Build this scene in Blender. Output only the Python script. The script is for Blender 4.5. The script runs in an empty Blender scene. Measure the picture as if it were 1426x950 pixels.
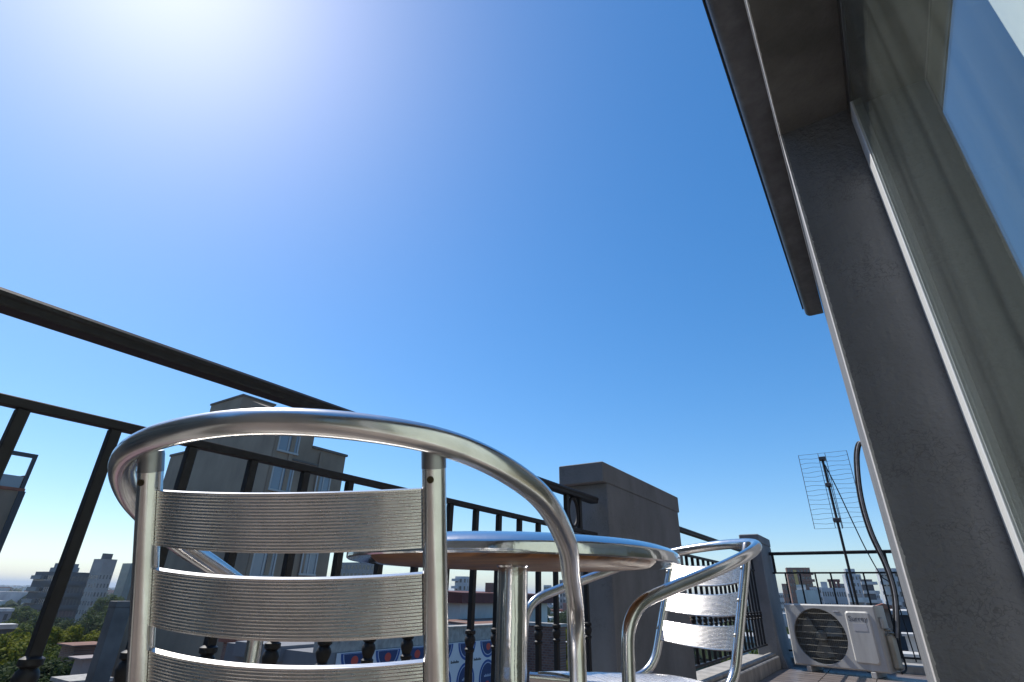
import bpy, math, random
from mathutils import Vector, Matrix
random.seed(7)
S = bpy.context.scene
COL = S.collection
rad = math.radians

# ------------------------------------------------------------------ camera
CAMZ = 0.60                                   # lens height above the terrace floor
RC = Matrix(((0.8332733, 0.22807752, 0.50362313),
             (0.55252002, -0.37554899, -0.74409985),
             (0.01942271, 0.8983004, -0.43895234)))
F = 723.198
cam = bpy.data.objects.new('camera', bpy.data.cameras.new('camera'))
cam.data.sensor_width = 36.0
cam.data.lens = F / 1426 * 36
cam.data.clip_start = 0.01
cam.data.clip_end = 30000
cam.matrix_world = Matrix.Translation((0, 0, CAMZ)) @ RC.to_4x4()
COL.objects.link(cam)
S.camera = cam

# ------------------------------------------------------------------ sky, sun, exposure
SUN = Vector((-0.60102, 0.05627, 0.79725)).normalized()
w = bpy.data.worlds.new('World'); S.world = w; w.use_nodes = True
nt = w.node_tree; nt.nodes.clear()
sky = nt.nodes.new('ShaderNodeTexSky'); sky.sky_type = 'NISHITA'; sky.sun_disc = False
sky.sun_elevation = math.asin(SUN.z)
sky.sun_rotation = math.atan2(SUN.x, SUN.y)
sky.altitude = 20; sky.air_density = 1.0; sky.dust_density = 0.52; sky.ozone_density = 5.5
bg = nt.nodes.new('ShaderNodeBackground'); bg.inputs['Strength'].default_value = 0.15
wo = nt.nodes.new('ShaderNodeOutputWorld')
hs = nt.nodes.new('ShaderNodeHueSaturation'); hs.inputs['Saturation'].default_value = 1.38; hs.inputs['Hue'].default_value = 0.501
gm = nt.nodes.new('ShaderNodeGamma'); gm.inputs['Gamma'].default_value = 0.82
nt.links.new(sky.outputs[0], gm.inputs['Color']); nt.links.new(gm.outputs[0], hs.inputs['Color']); nt.links.new(hs.outputs[0], bg.inputs[0]); nt.links.new(bg.outputs[0], wo.inputs[0])
sl = bpy.data.lights.new('sun', 'SUN'); sl.energy = 3.4; sl.angle = rad(0.53); sl.color = (1, 0.95, 0.88)
so = bpy.data.objects.new('sun', sl); COL.objects.link(so)
so.rotation_euler = (-SUN).to_track_quat('-Z', 'Y').to_euler()
so.location = (-20, 5, 30)
S.view_settings.view_transform = 'Standard'; S.view_settings.look = 'None'
S.view_settings.gamma = 1; S.view_settings.use_curve_mapping = False
S.view_settings.exposure = 0.60
S.render.engine = 'CYCLES'
S.render.resolution_x, S.render.resolution_y = 1024, 682

# ------------------------------------------------------------------ pixel -> place helpers
def ray(px, py):
    return (RC @ Vector((px - 713.0, -(py - 475.0), -F))).normalized()
C0 = Vector((0, 0, CAMZ))
def onx(px, py, x): r = ray(px, py); return C0 + r * (x / r.x)
def ony(px, py, y): r = ray(px, py); return C0 + r * (y / r.y)
def rng(px, py, d):                          # at horizontal range d
    r = ray(px, py); return C0 + r * (d / math.hypot(r.x, r.y))

# ------------------------------------------------------------------ materials
def mat(name, col, rough=0.6, metal=0.0, noise=None, bump=None, spec=None, col2=None, coat=0.0, vec='Object'):
    m = bpy.data.materials.new(name); m.use_nodes = True
    n = m.node_tree.nodes; L = m.node_tree.links; b = n['Principled BSDF']
    b.inputs['Base Color'].default_value = (*col, 1); b.inputs['Roughness'].default_value = rough
    b.inputs['Metallic'].default_value = metal
    if spec is not None: b.inputs['Specular IOR Level'].default_value = spec
    if coat: b.inputs['Coat Weight'].default_value = coat
    tc = n.new('ShaderNodeTexCoord')
    if noise:
        t = n.new('ShaderNodeTexNoise'); t.inputs['Scale'].default_value = noise; t.inputs['Detail'].default_value = 8
        L.new(tc.outputs[vec], t.inputs['Vector'])
        r = n.new('ShaderNodeValToRGB'); c2 = col2 or tuple(c * 0.62 for c in col)
        r.color_ramp.elements[0].position = 0.33; r.color_ramp.elements[1].position = 0.68
        r.color_ramp.elements[0].color = (*c2, 1); r.color_ramp.elements[1].color = (*col, 1)
        L.new(t.outputs['Fac'], r.inputs['Fac']); L.new(r.outputs['Color'], b.inputs['Base Color'])
    if bump:
        sc, st, dist = bump
        t = n.new('ShaderNodeTexNoise'); t.inputs['Scale'].default_value = sc; t.inputs['Detail'].default_value = 6
        L.new(tc.outputs[vec], t.inputs['Vector'])
        p = n.new('ShaderNodeBump'); p.inputs['Strength'].default_value = st; p.inputs['Distance'].default_value = dist
        L.new(t.outputs['Fac'], p.inputs['Height']); L.new(p.outputs['Normal'], b.inputs['Normal'])
    return m

def rough_noise(m, scale, lo, hi, stretch=None):
    n = m.node_tree.nodes; L = m.node_tree.links; b = n['Principled BSDF']
    tc = n.new('ShaderNodeTexCoord'); t = n.new('ShaderNodeTexNoise'); t.inputs['Scale'].default_value = scale
    t.inputs['Detail'].default_value = 5
    if stretch:
        mp = n.new('ShaderNodeMapping'); mp.inputs['Scale'].default_value = stretch
        L.new(tc.outputs['Object'], mp.inputs['Vector']); L.new(mp.outputs[0], t.inputs['Vector'])
    else: L.new(tc.outputs['Object'], t.inputs['Vector'])
    r = n.new('ShaderNodeMapRange'); r.inputs['To Min'].default_value = lo; r.inputs['To Max'].default_value = hi
    L.new(t.outputs['Fac'], r.inputs['Value']); L.new(r.outputs[0], b.inputs['Roughness'])
    return m

def stains(m, amt=0.35, sc=9.0, zs=0.35, crack=0.0):
    """rain streaks, blotches and hairline cracks with shapes of their own, multiplied into the paint"""
    n = m.node_tree.nodes; L = m.node_tree.links; b = n['Principled BSDF']; tc = n.new('ShaderNodeTexCoord')
    mp = n.new('ShaderNodeMapping'); mp.inputs['Scale'].default_value = (sc, sc, zs)
    t = n.new('ShaderNodeTexNoise'); t.inputs['Scale'].default_value = 1.0; t.inputs['Detail'].default_value = 9; t.inputs['Roughness'].default_value = 0.7
    r = n.new('ShaderNodeMapRange'); r.inputs['From Min'].default_value = 0.38; r.inputs['From Max'].default_value = 0.66
    r.inputs['To Min'].default_value = 1 - amt; r.inputs['To Max'].default_value = 1.0
    L.new(tc.outputs['Object'], mp.inputs[0]); L.new(mp.outputs[0], t.inputs['Vector']); L.new(t.outputs['Fac'], r.inputs['Value'])
    mx = n.new('ShaderNodeMixRGB'); mx.blend_type = 'MULTIPLY'; mx.inputs[0].default_value = 1
    src = b.inputs['Base Color'].links[0].from_socket if b.inputs['Base Color'].links else None
    if src: L.new(src, mx.inputs[1])
    else: mx.inputs[1].default_value = b.inputs['Base Color'].default_value
    L.new(r.outputs[0], mx.inputs[2]); out = mx.outputs[0]
    if crack:
        ns = n.new('ShaderNodeTexNoise'); ns.inputs['Scale'].default_value = 14; ns.inputs['Detail'].default_value = 3
        ad = n.new('ShaderNodeMixRGB'); ad.blend_type = 'ADD'; ad.inputs[0].default_value = 0.35
        L.new(tc.outputs['Object'], ns.inputs['Vector']); L.new(tc.outputs['Object'], ad.inputs[1]); L.new(ns.outputs['Color'], ad.inputs[2])
        vo = n.new('ShaderNodeTexVoronoi'); vo.feature = 'DISTANCE_TO_EDGE'; vo.inputs['Scale'].default_value = 26
        L.new(ad.outputs[0], vo.inputs['Vector'])
        n2 = n.new('ShaderNodeTexNoise'); n2.inputs['Scale'].default_value = 7; L.new(tc.outputs['Object'], n2.inputs['Vector'])
        lim = n.new('ShaderNodeMapRange'); lim.inputs['From Min'].default_value = 0.45; lim.inputs['From Max'].default_value = 0.62
        lim.inputs['To Min'].default_value = 0.0; lim.inputs['To Max'].default_value = 0.055
        L.new(n2.outputs['Fac'], lim.inputs['Value'])
        lt_ = n.new('ShaderNodeMath'); lt_.operation = 'LESS_THAN'; L.new(vo.outputs['Distance'], lt_.inputs[0]); L.new(lim.outputs[0], lt_.inputs[1])
        mu = n.new('ShaderNodeMath'); mu.operation = 'MULTIPLY'; mu.inputs[1].default_value = crack; L.new(lt_.outputs[0], mu.inputs[0])
        m2 = n.new('ShaderNodeMixRGB'); m2.blend_type = 'MIX'; m2.inputs[2].default_value = (0.05, 0.05, 0.052, 1)
        L.new(mu.outputs[0], m2.inputs[0]); L.new(out, m2.inputs[1]); out = m2.outputs[0]
    L.new(out, b.inputs['Base Color']); return m
M = {}
M['alu'] = rough_noise(mat('polished_aluminium', (0.80, 0.785, 0.765), 0.2, 1.0, noise=26, col2=(0.66, 0.65, 0.63), bump=(11, 0.12, 0.003)), 18, 0.10, 0.33)
M['alu_slat'] = rough_noise(mat('brushed_aluminium', (0.78, 0.755, 0.73), 0.35, 1.0, noise=40, col2=(0.66, 0.64, 0.62)), 30, 0.22, 0.34, (1, 12, 12))
M['steel'] = rough_noise(mat('stainless_steel', (0.78, 0.77, 0.74), 0.12, 1.0, bump=(10, 0.5, 0.006)), 6, 0.08, 0.2)
M['plastic_dark'] = mat('grey_plastic', (0.09, 0.09, 0.095), 0.45)
M['collar_metal'] = mat('dull_collar_metal', (0.30, 0.30, 0.31), 0.35, 1.0)
M['screw'] = mat('screw_metal', (0.45, 0.42, 0.36), 0.35, 1.0)
M['hole'] = mat('brass_screw_hole', (0.05, 0.035, 0.015), 0.5, 0.4)
M['black_iron'] = mat('black_painted_iron', (0.011, 0.011, 0.014), 0.58, noise=60, col2=(0.006, 0.006, 0.008), bump=(120, 0.15, 0.001))
M['render_grey'] = mat('grey_render', (0.20, 0.20, 0.205), 0.9, noise=3, col2=(0.165, 0.165, 0.17), bump=(55, 0.5, 0.006), vec='Object')
M['render_pillar'] = mat('grey_pillar_render', (0.265, 0.268, 0.275), 0.95, noise=4, col2=(0.225, 0.228, 0.235), bump=(90, 0.45, 0.004))
M['jamb'] = mat('rough_grey_plaster', (0.212, 0.218, 0.228), 0.92, noise=5, col2=(0.18, 0.185, 0.193), bump=(70, 0.8, 0.008))
M['beige_wall'] = mat('beige_render', (0.36, 0.31, 0.26), 0.9, noise=2)
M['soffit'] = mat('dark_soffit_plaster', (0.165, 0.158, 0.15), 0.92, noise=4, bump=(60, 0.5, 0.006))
M['gutter'] = mat('dark_brown_gutter', (0.165, 0.163, 0.168), 0.5, noise=6)
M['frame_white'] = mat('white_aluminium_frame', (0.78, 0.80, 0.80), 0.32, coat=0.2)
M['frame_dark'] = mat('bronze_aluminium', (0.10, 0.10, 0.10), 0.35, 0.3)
M['tile'] = mat('floor_tile', (0.22, 0.19, 0.175), 0.35, noise=5, col2=(0.15, 0.125, 0.115), vec='Object')
M['grout'] = mat('grout', (0.28, 0.27, 0.25), 0.9)
M['kerb'] = mat('kerb_cement', (0.50, 0.47, 0.42), 0.85, noise=7, col2=(0.33, 0.31, 0.28), bump=(60, 0.3, 0.004))
M['ac_white'] = mat('ivory_painted_steel', (0.62, 0.61, 0.585), 0.4, noise=2.5, col2=(0.55, 0.54, 0.51))
M['ac_dark'] = mat('black_grille', (0.10, 0.10, 0.09), 0.5)
M['ac_wire'] = mat('grille_wire', (0.30, 0.29, 0.25), 0.5)
M['ac_blade'] = mat('fan_blade_plastic', (0.17, 0.17, 0.15), 0.5)
M['ac_side'] = mat('yellowed_plastic', (0.56, 0.52, 0.42), 0.5, noise=6)
M['ac_print'] = mat('grey_print', (0.12, 0.12, 0.13), 0.6)
M['ac_sticker'] = mat('grey_sticker', (0.52, 0.52, 0.54), 0.5)
M['foam'] = mat('black_pipe_foam', (0.02, 0.021, 0.024), 0.75, noise=30)
M['tape'] = mat('grey_pipe_tape', (0.33, 0.33, 0.34), 0.5, noise=25)
M['galv'] = mat('galvanised_wire', (0.16, 0.165, 0.18), 0.45, 0.6)
M['white_wall'] = mat('white_render', (0.66, 0.65, 0.62), 0.9, noise=0.5, col2=(0.5, 0.49, 0.46))
M['room'] = mat('room_paint', (0.74, 0.77, 0.68), 0.9)
M['room_floor'] = mat('room_floor', (0.46, 0.38, 0.28), 0.4, noise=3)
M['curtain'] = mat('white_curtain', (0.86, 0.85, 0.80), 0.85)

stains(M['jamb'], 0.22, 6, 0.8, 0.35); stains(M['render_pillar'], 0.20, 3.5, 1.6, 0.2); stains(M['render_grey'], 0.25); stains(M['soffit'], 0.3, 3, 3); stains(M['ac_white'], 0.22, 9, 1.2)
stains(M['gutter'], 0.3, 20, 1.0); stains(M['kerb'], 0.3, 14, 6)
def wood_mat():
    m = mat('varnished_plywood', (0.30, 0.135, 0.05), 0.45); n = m.node_tree.nodes; L = m.node_tree.links
    tc = n.new('ShaderNodeTexCoord'); mp = n.new('ShaderNodeMapping'); mp.inputs['Scale'].default_value = (1.5, 14, 1.5)
    mp.inputs['Rotation'].default_value = (0, 0, 0.9)
    t = n.new('ShaderNodeTexNoise'); t.inputs['Scale'].default_value = 3; t.inputs['Detail'].default_value = 6; t.inputs['Distortion'].default_value = 0.6
    r = n.new('ShaderNodeValToRGB'); r.color_ramp.elements[0].color = (0.075, 0.028, 0.010, 1); r.color_ramp.elements[1].color = (0.26, 0.11, 0.038, 1)
    r.color_ramp.elements[0].position = 0.35; r.color_ramp.elements[1].position = 0.65
    L.new(tc.outputs['Object'], mp.inputs[0]); L.new(mp.outputs[0], t.inputs['Vector']); L.new(t.outputs['Fac'], r.inputs[0])
    L.new(r.outputs[0], n['Principled BSDF'].inputs['Base Color']); return m
M['wood'] = wood_mat()

def glass_mat(name, tint):
    m = bpy.data.materials.new(name); m.use_nodes = True; n = m.node_tree.nodes; L = m.node_tree.links; n.clear()
    o = n.new('ShaderNodeOutputMaterial'); mx = n.new('ShaderNodeMixShader'); lw = n.new('ShaderNodeLayerWeight'); lw.inputs['Blend'].default_value = 0.5
    pw_ = n.new('ShaderNodeMath'); pw_.operation = 'POWER'; pw_.inputs[1].default_value = 5.0
    fr = n.new('ShaderNodeMapRange'); fr.inputs['To Min'].default_value = 0.045; fr.inputs['To Max'].default_value = 1.0   # Schlick reflectance, same from both sides of the pane
    L.new(lw.outputs['Facing'], pw_.inputs[0]); L.new(pw_.outputs[0], fr.inputs['Value'])
    tr = n.new('ShaderNodeBsdfTransparent'); tr.inputs[0].default_value = (*tint, 1)
    gl = n.new('ShaderNodeBsdfGlossy'); gl.inputs['Roughness'].default_value = 0.015; gl.inputs[0].default_value = (0.95, 0.97, 0.96, 1)
    L.new(fr.outputs[0], mx.inputs[0]); L.new(tr.outputs[0], mx.inputs[1]); L.new(gl.outputs[0], mx.inputs[2])
    # film of street dust, run down in streaks
    df = n.new('ShaderNodeBsdfDiffuse'); df.inputs[0].default_value = (0.44, 0.49, 0.45, 1)
    tc = n.new('ShaderNodeTexCoord'); mp = n.new('ShaderNodeMapping'); mp.inputs['Scale'].default_value = (1, 9, 0.25)
    t = n.new('ShaderNodeTexNoise'); t.inputs['Scale'].default_value = 1.6; t.inputs['Detail'].default_value = 8; t.inputs['Roughness'].default_value = 0.6
    L.new(tc.outputs['Object'], mp.inputs[0]); L.new(mp.outputs[0], t.inputs['Vector'])
    du = n.new('ShaderNodeMapRange'); du.inputs['From Min'].default_value = 0.3; du.inputs['From Max'].default_value = 0.7
    du.inputs['To Min'].default_value = 0.010; du.inputs['To Max'].default_value = 0.062
    L.new(t.outputs['Fac'], du.inputs['Value']); m2 = n.new('ShaderNodeMixShader')
    L.new(du.outputs[0], m2.inputs[0]); L.new(mx.outputs[0], m2.inputs[1]); L.new(df.outputs[0], m2.inputs[2]); L.new(m2.outputs[0], o.inputs[0])
    return m
M['glass'] = glass_mat('window_glass', (0.93, 0.96, 0.94))
M['far_glass'] = mat('far_window_glass', (0.03, 0.04, 0.05), 0.12, spec=0.8)
M['pale_glass'] = mat('curtained_window_glass', (0.22, 0.245, 0.27), 0.15, spec=0.7)

# ------------------------------------------------------------------ mesh builder
class MB:
    def __init__(s): s.v = []; s.f = []
    def add(s, vs, fs):
        k = len(s.v); s.v += [tuple(x) for x in vs]; s.f += [tuple(i + k for i in q) for q in fs]; return s
    def box(s, x0, x1, y0, y1, z0, z1):
        return s.add([(x0,y0,z0),(x1,y0,z0),(x1,y1,z0),(x0,y1,z0),(x0,y0,z1),(x1,y0,z1),(x1,y1,z1),(x0,y1,z1)],
                     [(0,3,2,1),(4,5,6,7),(0,1,5,4),(1,2,6,5),(2,3,7,6),(3,0,4,7)])
    def cbox(s, x0, x1, y0, y1, z0, z1, c=0.01):      # chamfered box: no razor edges
        vs = []
        for z, i in ((z0, c), (z0 + c, 0), (z1 - c, 0), (z1, c)):
            X0, X1, Y0, Y1 = x0 + i, x1 - i, y0 + i, y1 - i
            vs += [(X0+c,Y0,z),(X1-c,Y0,z),(X1,Y0+c,z),(X1,Y1-c,z),(X1-c,Y1,z),(X0+c,Y1,z),(X0,Y1-c,z),(X0,Y0+c,z)]
        fs = [tuple(range(7, -1, -1)), tuple(range(24, 32))]
        for k in range(3):
            for j in range(8): a, b = k*8+j, k*8+(j+1) % 8; fs.append((a, b, b+8, a+8))
        return s.add(vs, fs)
    def tube(s, path, r, n=12, cap=True, closed=False, prof=None):
        P = [Vector(p) for p in path]; m = len(P); rr = r if isinstance(r, (list, tuple)) else [r] * m
        T = []
        for i in range(m):
            a = P[(i - 1) % m] if (closed or i > 0) else P[i]; b = P[(i + 1) % m] if (closed or i < m - 1) else P[i]
            T.append((b - a).normalized())
        up = Vector((0, 0, 1)) if abs(T[0].z) < 0.9 else Vector((1, 0, 0))
        N = (up - T[0] * up.dot(T[0])).normalized(); vs = []
        pr = prof or [(math.cos(2*math.pi*j/n), math.sin(2*math.pi*j/n)) for j in range(n)]; n = len(pr)
        for i in range(m):
            N = (N - T[i] * N.dot(T[i])).normalized(); B = T[i].cross(N)
            vs += [P[i] + (N * c + B * d) * rr[i] for c, d in pr]
        fs = []
        for i in range(m if closed else m - 1):
            for j in range(n):
                a = i*n+j; b = i*n+(j+1) % n; k = ((i+1) % m)*n
                fs.append((a, k + j, k + (j+1) % n, b))
        if cap and not closed: fs += [tuple(range(n)), tuple(range((m-1)*n+n-1, (m-1)*n-1, -1))]
        return s.add(vs, fs)
    def lathe(s, prof, c=(0, 0, 0), n=48, cap=True):
        vs = []; k = len(prof)
        for r, z in prof: vs += [(c[0]+r*math.cos(2*math.pi*j/n), c[1]+r*math.sin(2*math.pi*j/n), c[2]+z) for j in range(n)]
        fs = [(i*n+j, i*n+(j+1) % n, (i+1)*n+(j+1) % n, (i+1)*n+j) for i in range(k-1) for j in range(n)]
        if cap: fs += [tuple(range(n-1, -1, -1)), tuple(range((k-1)*n, k*n))]
        return s.add(vs, fs)
    def prism(s, poly, axis, a, b):                    # polygon (in the two other axes) extruded along an axis
        def p(u, v, t): return {'x': (t, u, v), 'y': (u, t, v), 'z': (u, v, t)}[axis]
        n = len(poly); vs = [p(u, v, a) for u, v in poly] + [p(u, v, b) for u, v in poly]
        return s.add(vs, [tuple(range(n-1, -1, -1)), tuple(range(n, 2*n))] + [(i, (i+1) % n, n+(i+1) % n, n+i) for i in range(n)])
    def mesh(s, name, m, smooth=None):
        me = bpy.data.meshes.new(name); me.from_pydata(s.v, [], s.f); me.validate(); me.update()
        import bmesh
        b = bmesh.new(); b.from_mesh(me); bmesh.ops.recalc_face_normals(b, faces=b.faces); b.to_mesh(me); b.free()
        me.materials.append(M[m] if isinstance(m, str) else m)
        if smooth:
            me.shade_smooth()
            try: me.set_sharp_from_angle(angle=rad(smooth))
            except Exception: pass
        return me
    def build(s, name, m, parent=None, smooth=None, loc=None, rot=None):
        return obj(name, s.mesh(name, m, smooth), parent, loc, rot)

def obj(name, me, parent=None, loc=None, rot=None):
    o = bpy.data.objects.new(name, me); COL.objects.link(o)
    if parent: o.parent = parent
    if loc is not None: o.location = loc
    if rot is not None: o.rotation_euler = rot
    return o
def tag(o, label=None, cat=None, group=None, kind=None):
    if label: o['label'] = label
    if cat: o['category'] = cat
    if group: o['group'] = group
    if kind: o['kind'] = kind
    return o
def thing(name, label, cat, loc=(0, 0, 0), rz=0, group=None):
    o = bpy.data.objects.new(name, None); COL.objects.link(o); o.empty_display_size = 0.2
    o.location = loc; o.rotation_euler = (0, 0, rz); return tag(o, label, cat, group)
def copy_tree(o, parent=None):
    c = o.copy(); COL.objects.link(c); c.parent = parent
    for ch in list(o.children): copy_tree(ch, c)
    return c
def crom(P, n=10, closed=False):
    P = [Vector(p) for p in P]
    Q = [P[-1]] + P + [P[0], P[1]] if closed else [2*P[0]-P[1]] + P + [2*P[-1]-P[-2]]
    o = []
    for i in range(1, len(Q) - 2):
        a, b, c, d = Q[i-1:i+3]
        for k in range(n):
            t = k / n; o.append(0.5*((2*b)+(c-a)*t+(2*a-5*b+4*c-d)*t*t+(3*b-a-3*c+d)*t**3))
    if not closed: o.append(P[-1])
    return o
def fillet(P, r, n=8):                                 # polyline with rounded corners
    P = [Vector(p) for p in P]; rr = r if isinstance(r, (list, tuple)) else [r]*len(P); o = [P[0]]
    for i in range(1, len(P)-1):
        a = (P[i-1]-P[i]); b = (P[i+1]-P[i]); ra = min(rr[i], a.length*0.49, b.length*0.49)
        A = P[i]+a.normalized()*ra; B = P[i]+b.normalized()*ra
        for k in range(n+1):
            t = k/n; o.append(A*(1-t)**2 + P[i]*2*t*(1-t) + B*t*t)
    o.append(P[-1]); return o

GZ = -15.0                                             # street level

# =================================================================== SETTING: ground
def ground_mat():
    m = mat('city_ground', (0.12, 0.13, 0.10), 0.95); n = m.node_tree.nodes; L = m.node_tree.links
    tc = n.new('ShaderNodeTexCoord'); v = n.new('ShaderNodeTexVoronoi'); v.inputs['Scale'].default_value = 0.03
    t = n.new('ShaderNodeTexNoise'); t.inputs['Scale'].default_value = 0.01; t.inputs['Detail'].default_value = 8
    r = n.new('ShaderNodeValToRGB'); e = r.color_ramp.elements
    e[0].color = (0.03, 0.055, 0.02, 1); e[1].color = (0.20, 0.18, 0.15, 1); e[0].position = 0.42; e[1].position = 0.6
    mx = n.new('ShaderNodeMixRGB'); mx.blend_type = 'MULTIPLY'; mx.inputs[0].default_value = 0.5
    L.new(tc.outputs['Object'], v.inputs['Vector']); L.new(tc.outputs['Object'], t.inputs['Vector'])
    L.new(t.outputs['Fac'], r.inputs[0]); L.new(r.outputs[0], mx.inputs[1]); L.new(v.outputs['Color'], mx.inputs[2])
    L.new(mx.outputs[0], n['Principled BSDF'].inputs['Base Color']); return m
g = MB().add([(-15000,-15000,GZ),(15000,-15000,GZ),(15000,15000,GZ),(-15000,15000,GZ)], [(0,1,2,3)])
tag(g.build('ground', ground_mat()), kind='structure')

# ------------------------------------------------------------------ terrace floor with tiles
XR = -1.20                                             # railing plane
XW = 0.031                                             # outer wall plane
YE = 6.96                                              # end railing plane
fl = MB().box(-1.42, 3.6, -3.0, 7.2, -0.20, -0.012).build('terrace_floor', 'grout'); tag(fl, kind='structure')
tl = MB().cbox(-0.197, 0.197, -0.197, 0.197, -0.0115, 0.0, 0.002).mesh('tile', 'tile')
for i in range(3):
    for j in range(25):
        x = -1.10 + 0.2 + i*0.4; y = -2.8 + j*0.4
        if y > 6.9: continue
        t = obj('tile', tl, fl, (x, y, random.uniform(-0.0006, 0.0006)), (random.uniform(-.002, .002), random.uniform(-.002, .002), random.choice((0, math.pi/2, math.pi))))
k = MB().cbox(-1.40, -1.10, -3.0, 2.58, -0.01, 0.105, 0.008).build('kerb', 'kerb'); tag(k, kind='structure')
k = MB().cbox(-1.40, -1.10, 3.86, 6.49, -0.01, 0.105, 0.008).build('kerb', 'kerb'); tag(k, kind='structure')
MB().cbox(-1.19, -1.13, 3.87, 6.48, 0.105, 0.13, 0.006).build('kerb_coping', 'kerb', k)
k = MB().cbox(-1.09, 3.6, 6.88, 7.2, -0.01, 0.07, 0.008).build('kerb', 'kerb'); tag(k, kind='structure')

# ------------------------------------------------------------------ the penthouse on the right (wall, window, gutter)
PH = thing('penthouse', 'grey rendered penthouse wall with deep window reveal and white window frame', 'building', (0, 0, 0))
YJ, ZL = 1.65, 2.105                                   # jamb plane and lintel underside
YB = -2.6                                              # other jamb, behind the camera
TH = 0.21                                              # reveal depth to the frame
XI = XW + TH
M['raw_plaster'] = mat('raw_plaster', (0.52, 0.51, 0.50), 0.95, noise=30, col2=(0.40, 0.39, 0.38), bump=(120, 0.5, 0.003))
def plaster_edge(a, b, n, amp):                        # uneven plaster arris
    return [a + (b - a) * i / n for i in range(n + 1)], [random.uniform(-amp, amp) for _ in range(n + 1)]
# pier beyond the window: outline with a rough arris
def ragged(n, amp):                                    # uneven trowelled edge: slow drift plus small chips
    o = []; v = 0
    for i in range(n + 1):
        v = v*0.8 + random.uniform(-amp, amp); o.append(v + (random.uniform(0, amp*3) if random.random() < 0.12 else 0))
    return o
MB().box(XW + 0.002, 0.46, YJ, 3.45, -0.01, 3.0).build('pier_wall', 'jamb', PH)
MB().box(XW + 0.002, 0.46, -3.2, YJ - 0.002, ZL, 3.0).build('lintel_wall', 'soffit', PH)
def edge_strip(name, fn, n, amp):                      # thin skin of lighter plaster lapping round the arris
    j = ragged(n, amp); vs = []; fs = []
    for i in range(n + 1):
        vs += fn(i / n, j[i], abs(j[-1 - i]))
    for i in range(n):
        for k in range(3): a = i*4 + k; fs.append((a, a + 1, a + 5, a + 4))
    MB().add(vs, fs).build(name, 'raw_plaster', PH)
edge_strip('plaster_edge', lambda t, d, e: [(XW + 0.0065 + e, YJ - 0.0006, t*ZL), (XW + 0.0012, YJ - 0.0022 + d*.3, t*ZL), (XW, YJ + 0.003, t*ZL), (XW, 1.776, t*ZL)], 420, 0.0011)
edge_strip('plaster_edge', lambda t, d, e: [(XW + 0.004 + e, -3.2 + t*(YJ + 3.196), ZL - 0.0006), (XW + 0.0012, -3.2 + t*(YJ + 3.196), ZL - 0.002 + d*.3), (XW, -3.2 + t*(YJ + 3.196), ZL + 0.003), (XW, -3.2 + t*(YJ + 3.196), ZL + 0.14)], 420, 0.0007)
MB().box(XW, 0.46, -3.2, YB, -0.01, ZL - 0.002).build('pier_wall', 'jamb', PH)
MB().box(-1.42, XW - 0.002, -1.75, -1.5, -0.01, 3.0).build('added_end_wall', 'beige_wall', PH)  # unseen wall added behind the camera to give the slats a grey-brown reflection
MB().box(0.13, 0.5, 3.502, 6.4, -0.01, 2.9).build('back_wall', 'render_grey', PH)
MB().box(-0.02, 4.2, -3.2, 3.62, 3.002, 3.12).build('roof_slab', 'render_grey', PH)
# interior room
rm = MB().box(0.462, 4.0, -3.1, -3.0, 0, 2.6).box(3.9, 4.0, -2.99, 3.0, 0, 2.6).box(0.462, 4.0, 3.002, 3.1, 0, 2.6)
rm.build('room_wall', 'room', PH)
MB().box(0.462, 4.05, -3.12, 3.12, 2.602, 2.7).build('room_ceiling', 'room', PH)
MB().box(0.25, 3.9, -2.98, 2.98, 0.003, 0.012).build('room_floor', 'room_floor', PH)
# window: outer frame, sliding sash stile, glass
MB().cbox(XI, XI + 0.03, YJ - 0.088, YJ - 0.001, 0.05, ZL - 0.051, 0.0015).build('frame_stile', 'frame_white', PH)
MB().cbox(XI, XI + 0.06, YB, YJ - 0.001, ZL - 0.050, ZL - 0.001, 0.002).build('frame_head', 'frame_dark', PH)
MB().cbox(XI, XI + 0.06, YB, YJ - 0.001, 0.0, 0.049, 0.002).build('frame_sill', 'frame_white', PH)
MB().cbox(XI, XI + 0.06, -0.72, -0.62, 0.05, ZL - 0.051, 0.0015).build('frame_stile', 'frame_white', PH)
MB().box(XI + 0.004, XI + 0.008, -0.619, YJ - 0.089, 0.05, ZL - 0.051).build('window_pane', 'glass', PH)
MB().box(XI + 0.004, XI + 0.008, YB + 0.01, -0.721, 0.05, ZL - 0.051).build('window_pane', 'glass', PH)
# half-round gutter along the eave
xa, xb, zg = -0.071, XW - 0.002, 2.25
gp = [(xa, zg + 0.03)] + [(xa + 0.03*(1 - math.cos(rad(t))), zg + 0.03 - 0.03*math.sin(rad(t))) for t in (22, 45, 67, 90)] + [(xb, zg), (xb, zg + 0.14), (xa, zg + 0.14)]
gu = MB().prism(gp, 'y', -3.2, 3.49).build('gutter', 'gutter', PH, smooth=40)
MB().cbox(xa - 0.009, xa - 0.001, -3.2, 3.44, zg + 0.032, zg + 0.05, 0.002).build('gutter_lip', 'black_iron', gu)
# storeys below the terrace
lb = MB().box(-1.42, 8.0, -12.0, 7.2, GZ, -0.21)
lb.build('lower_storeys', 'render_grey', PH)
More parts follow.
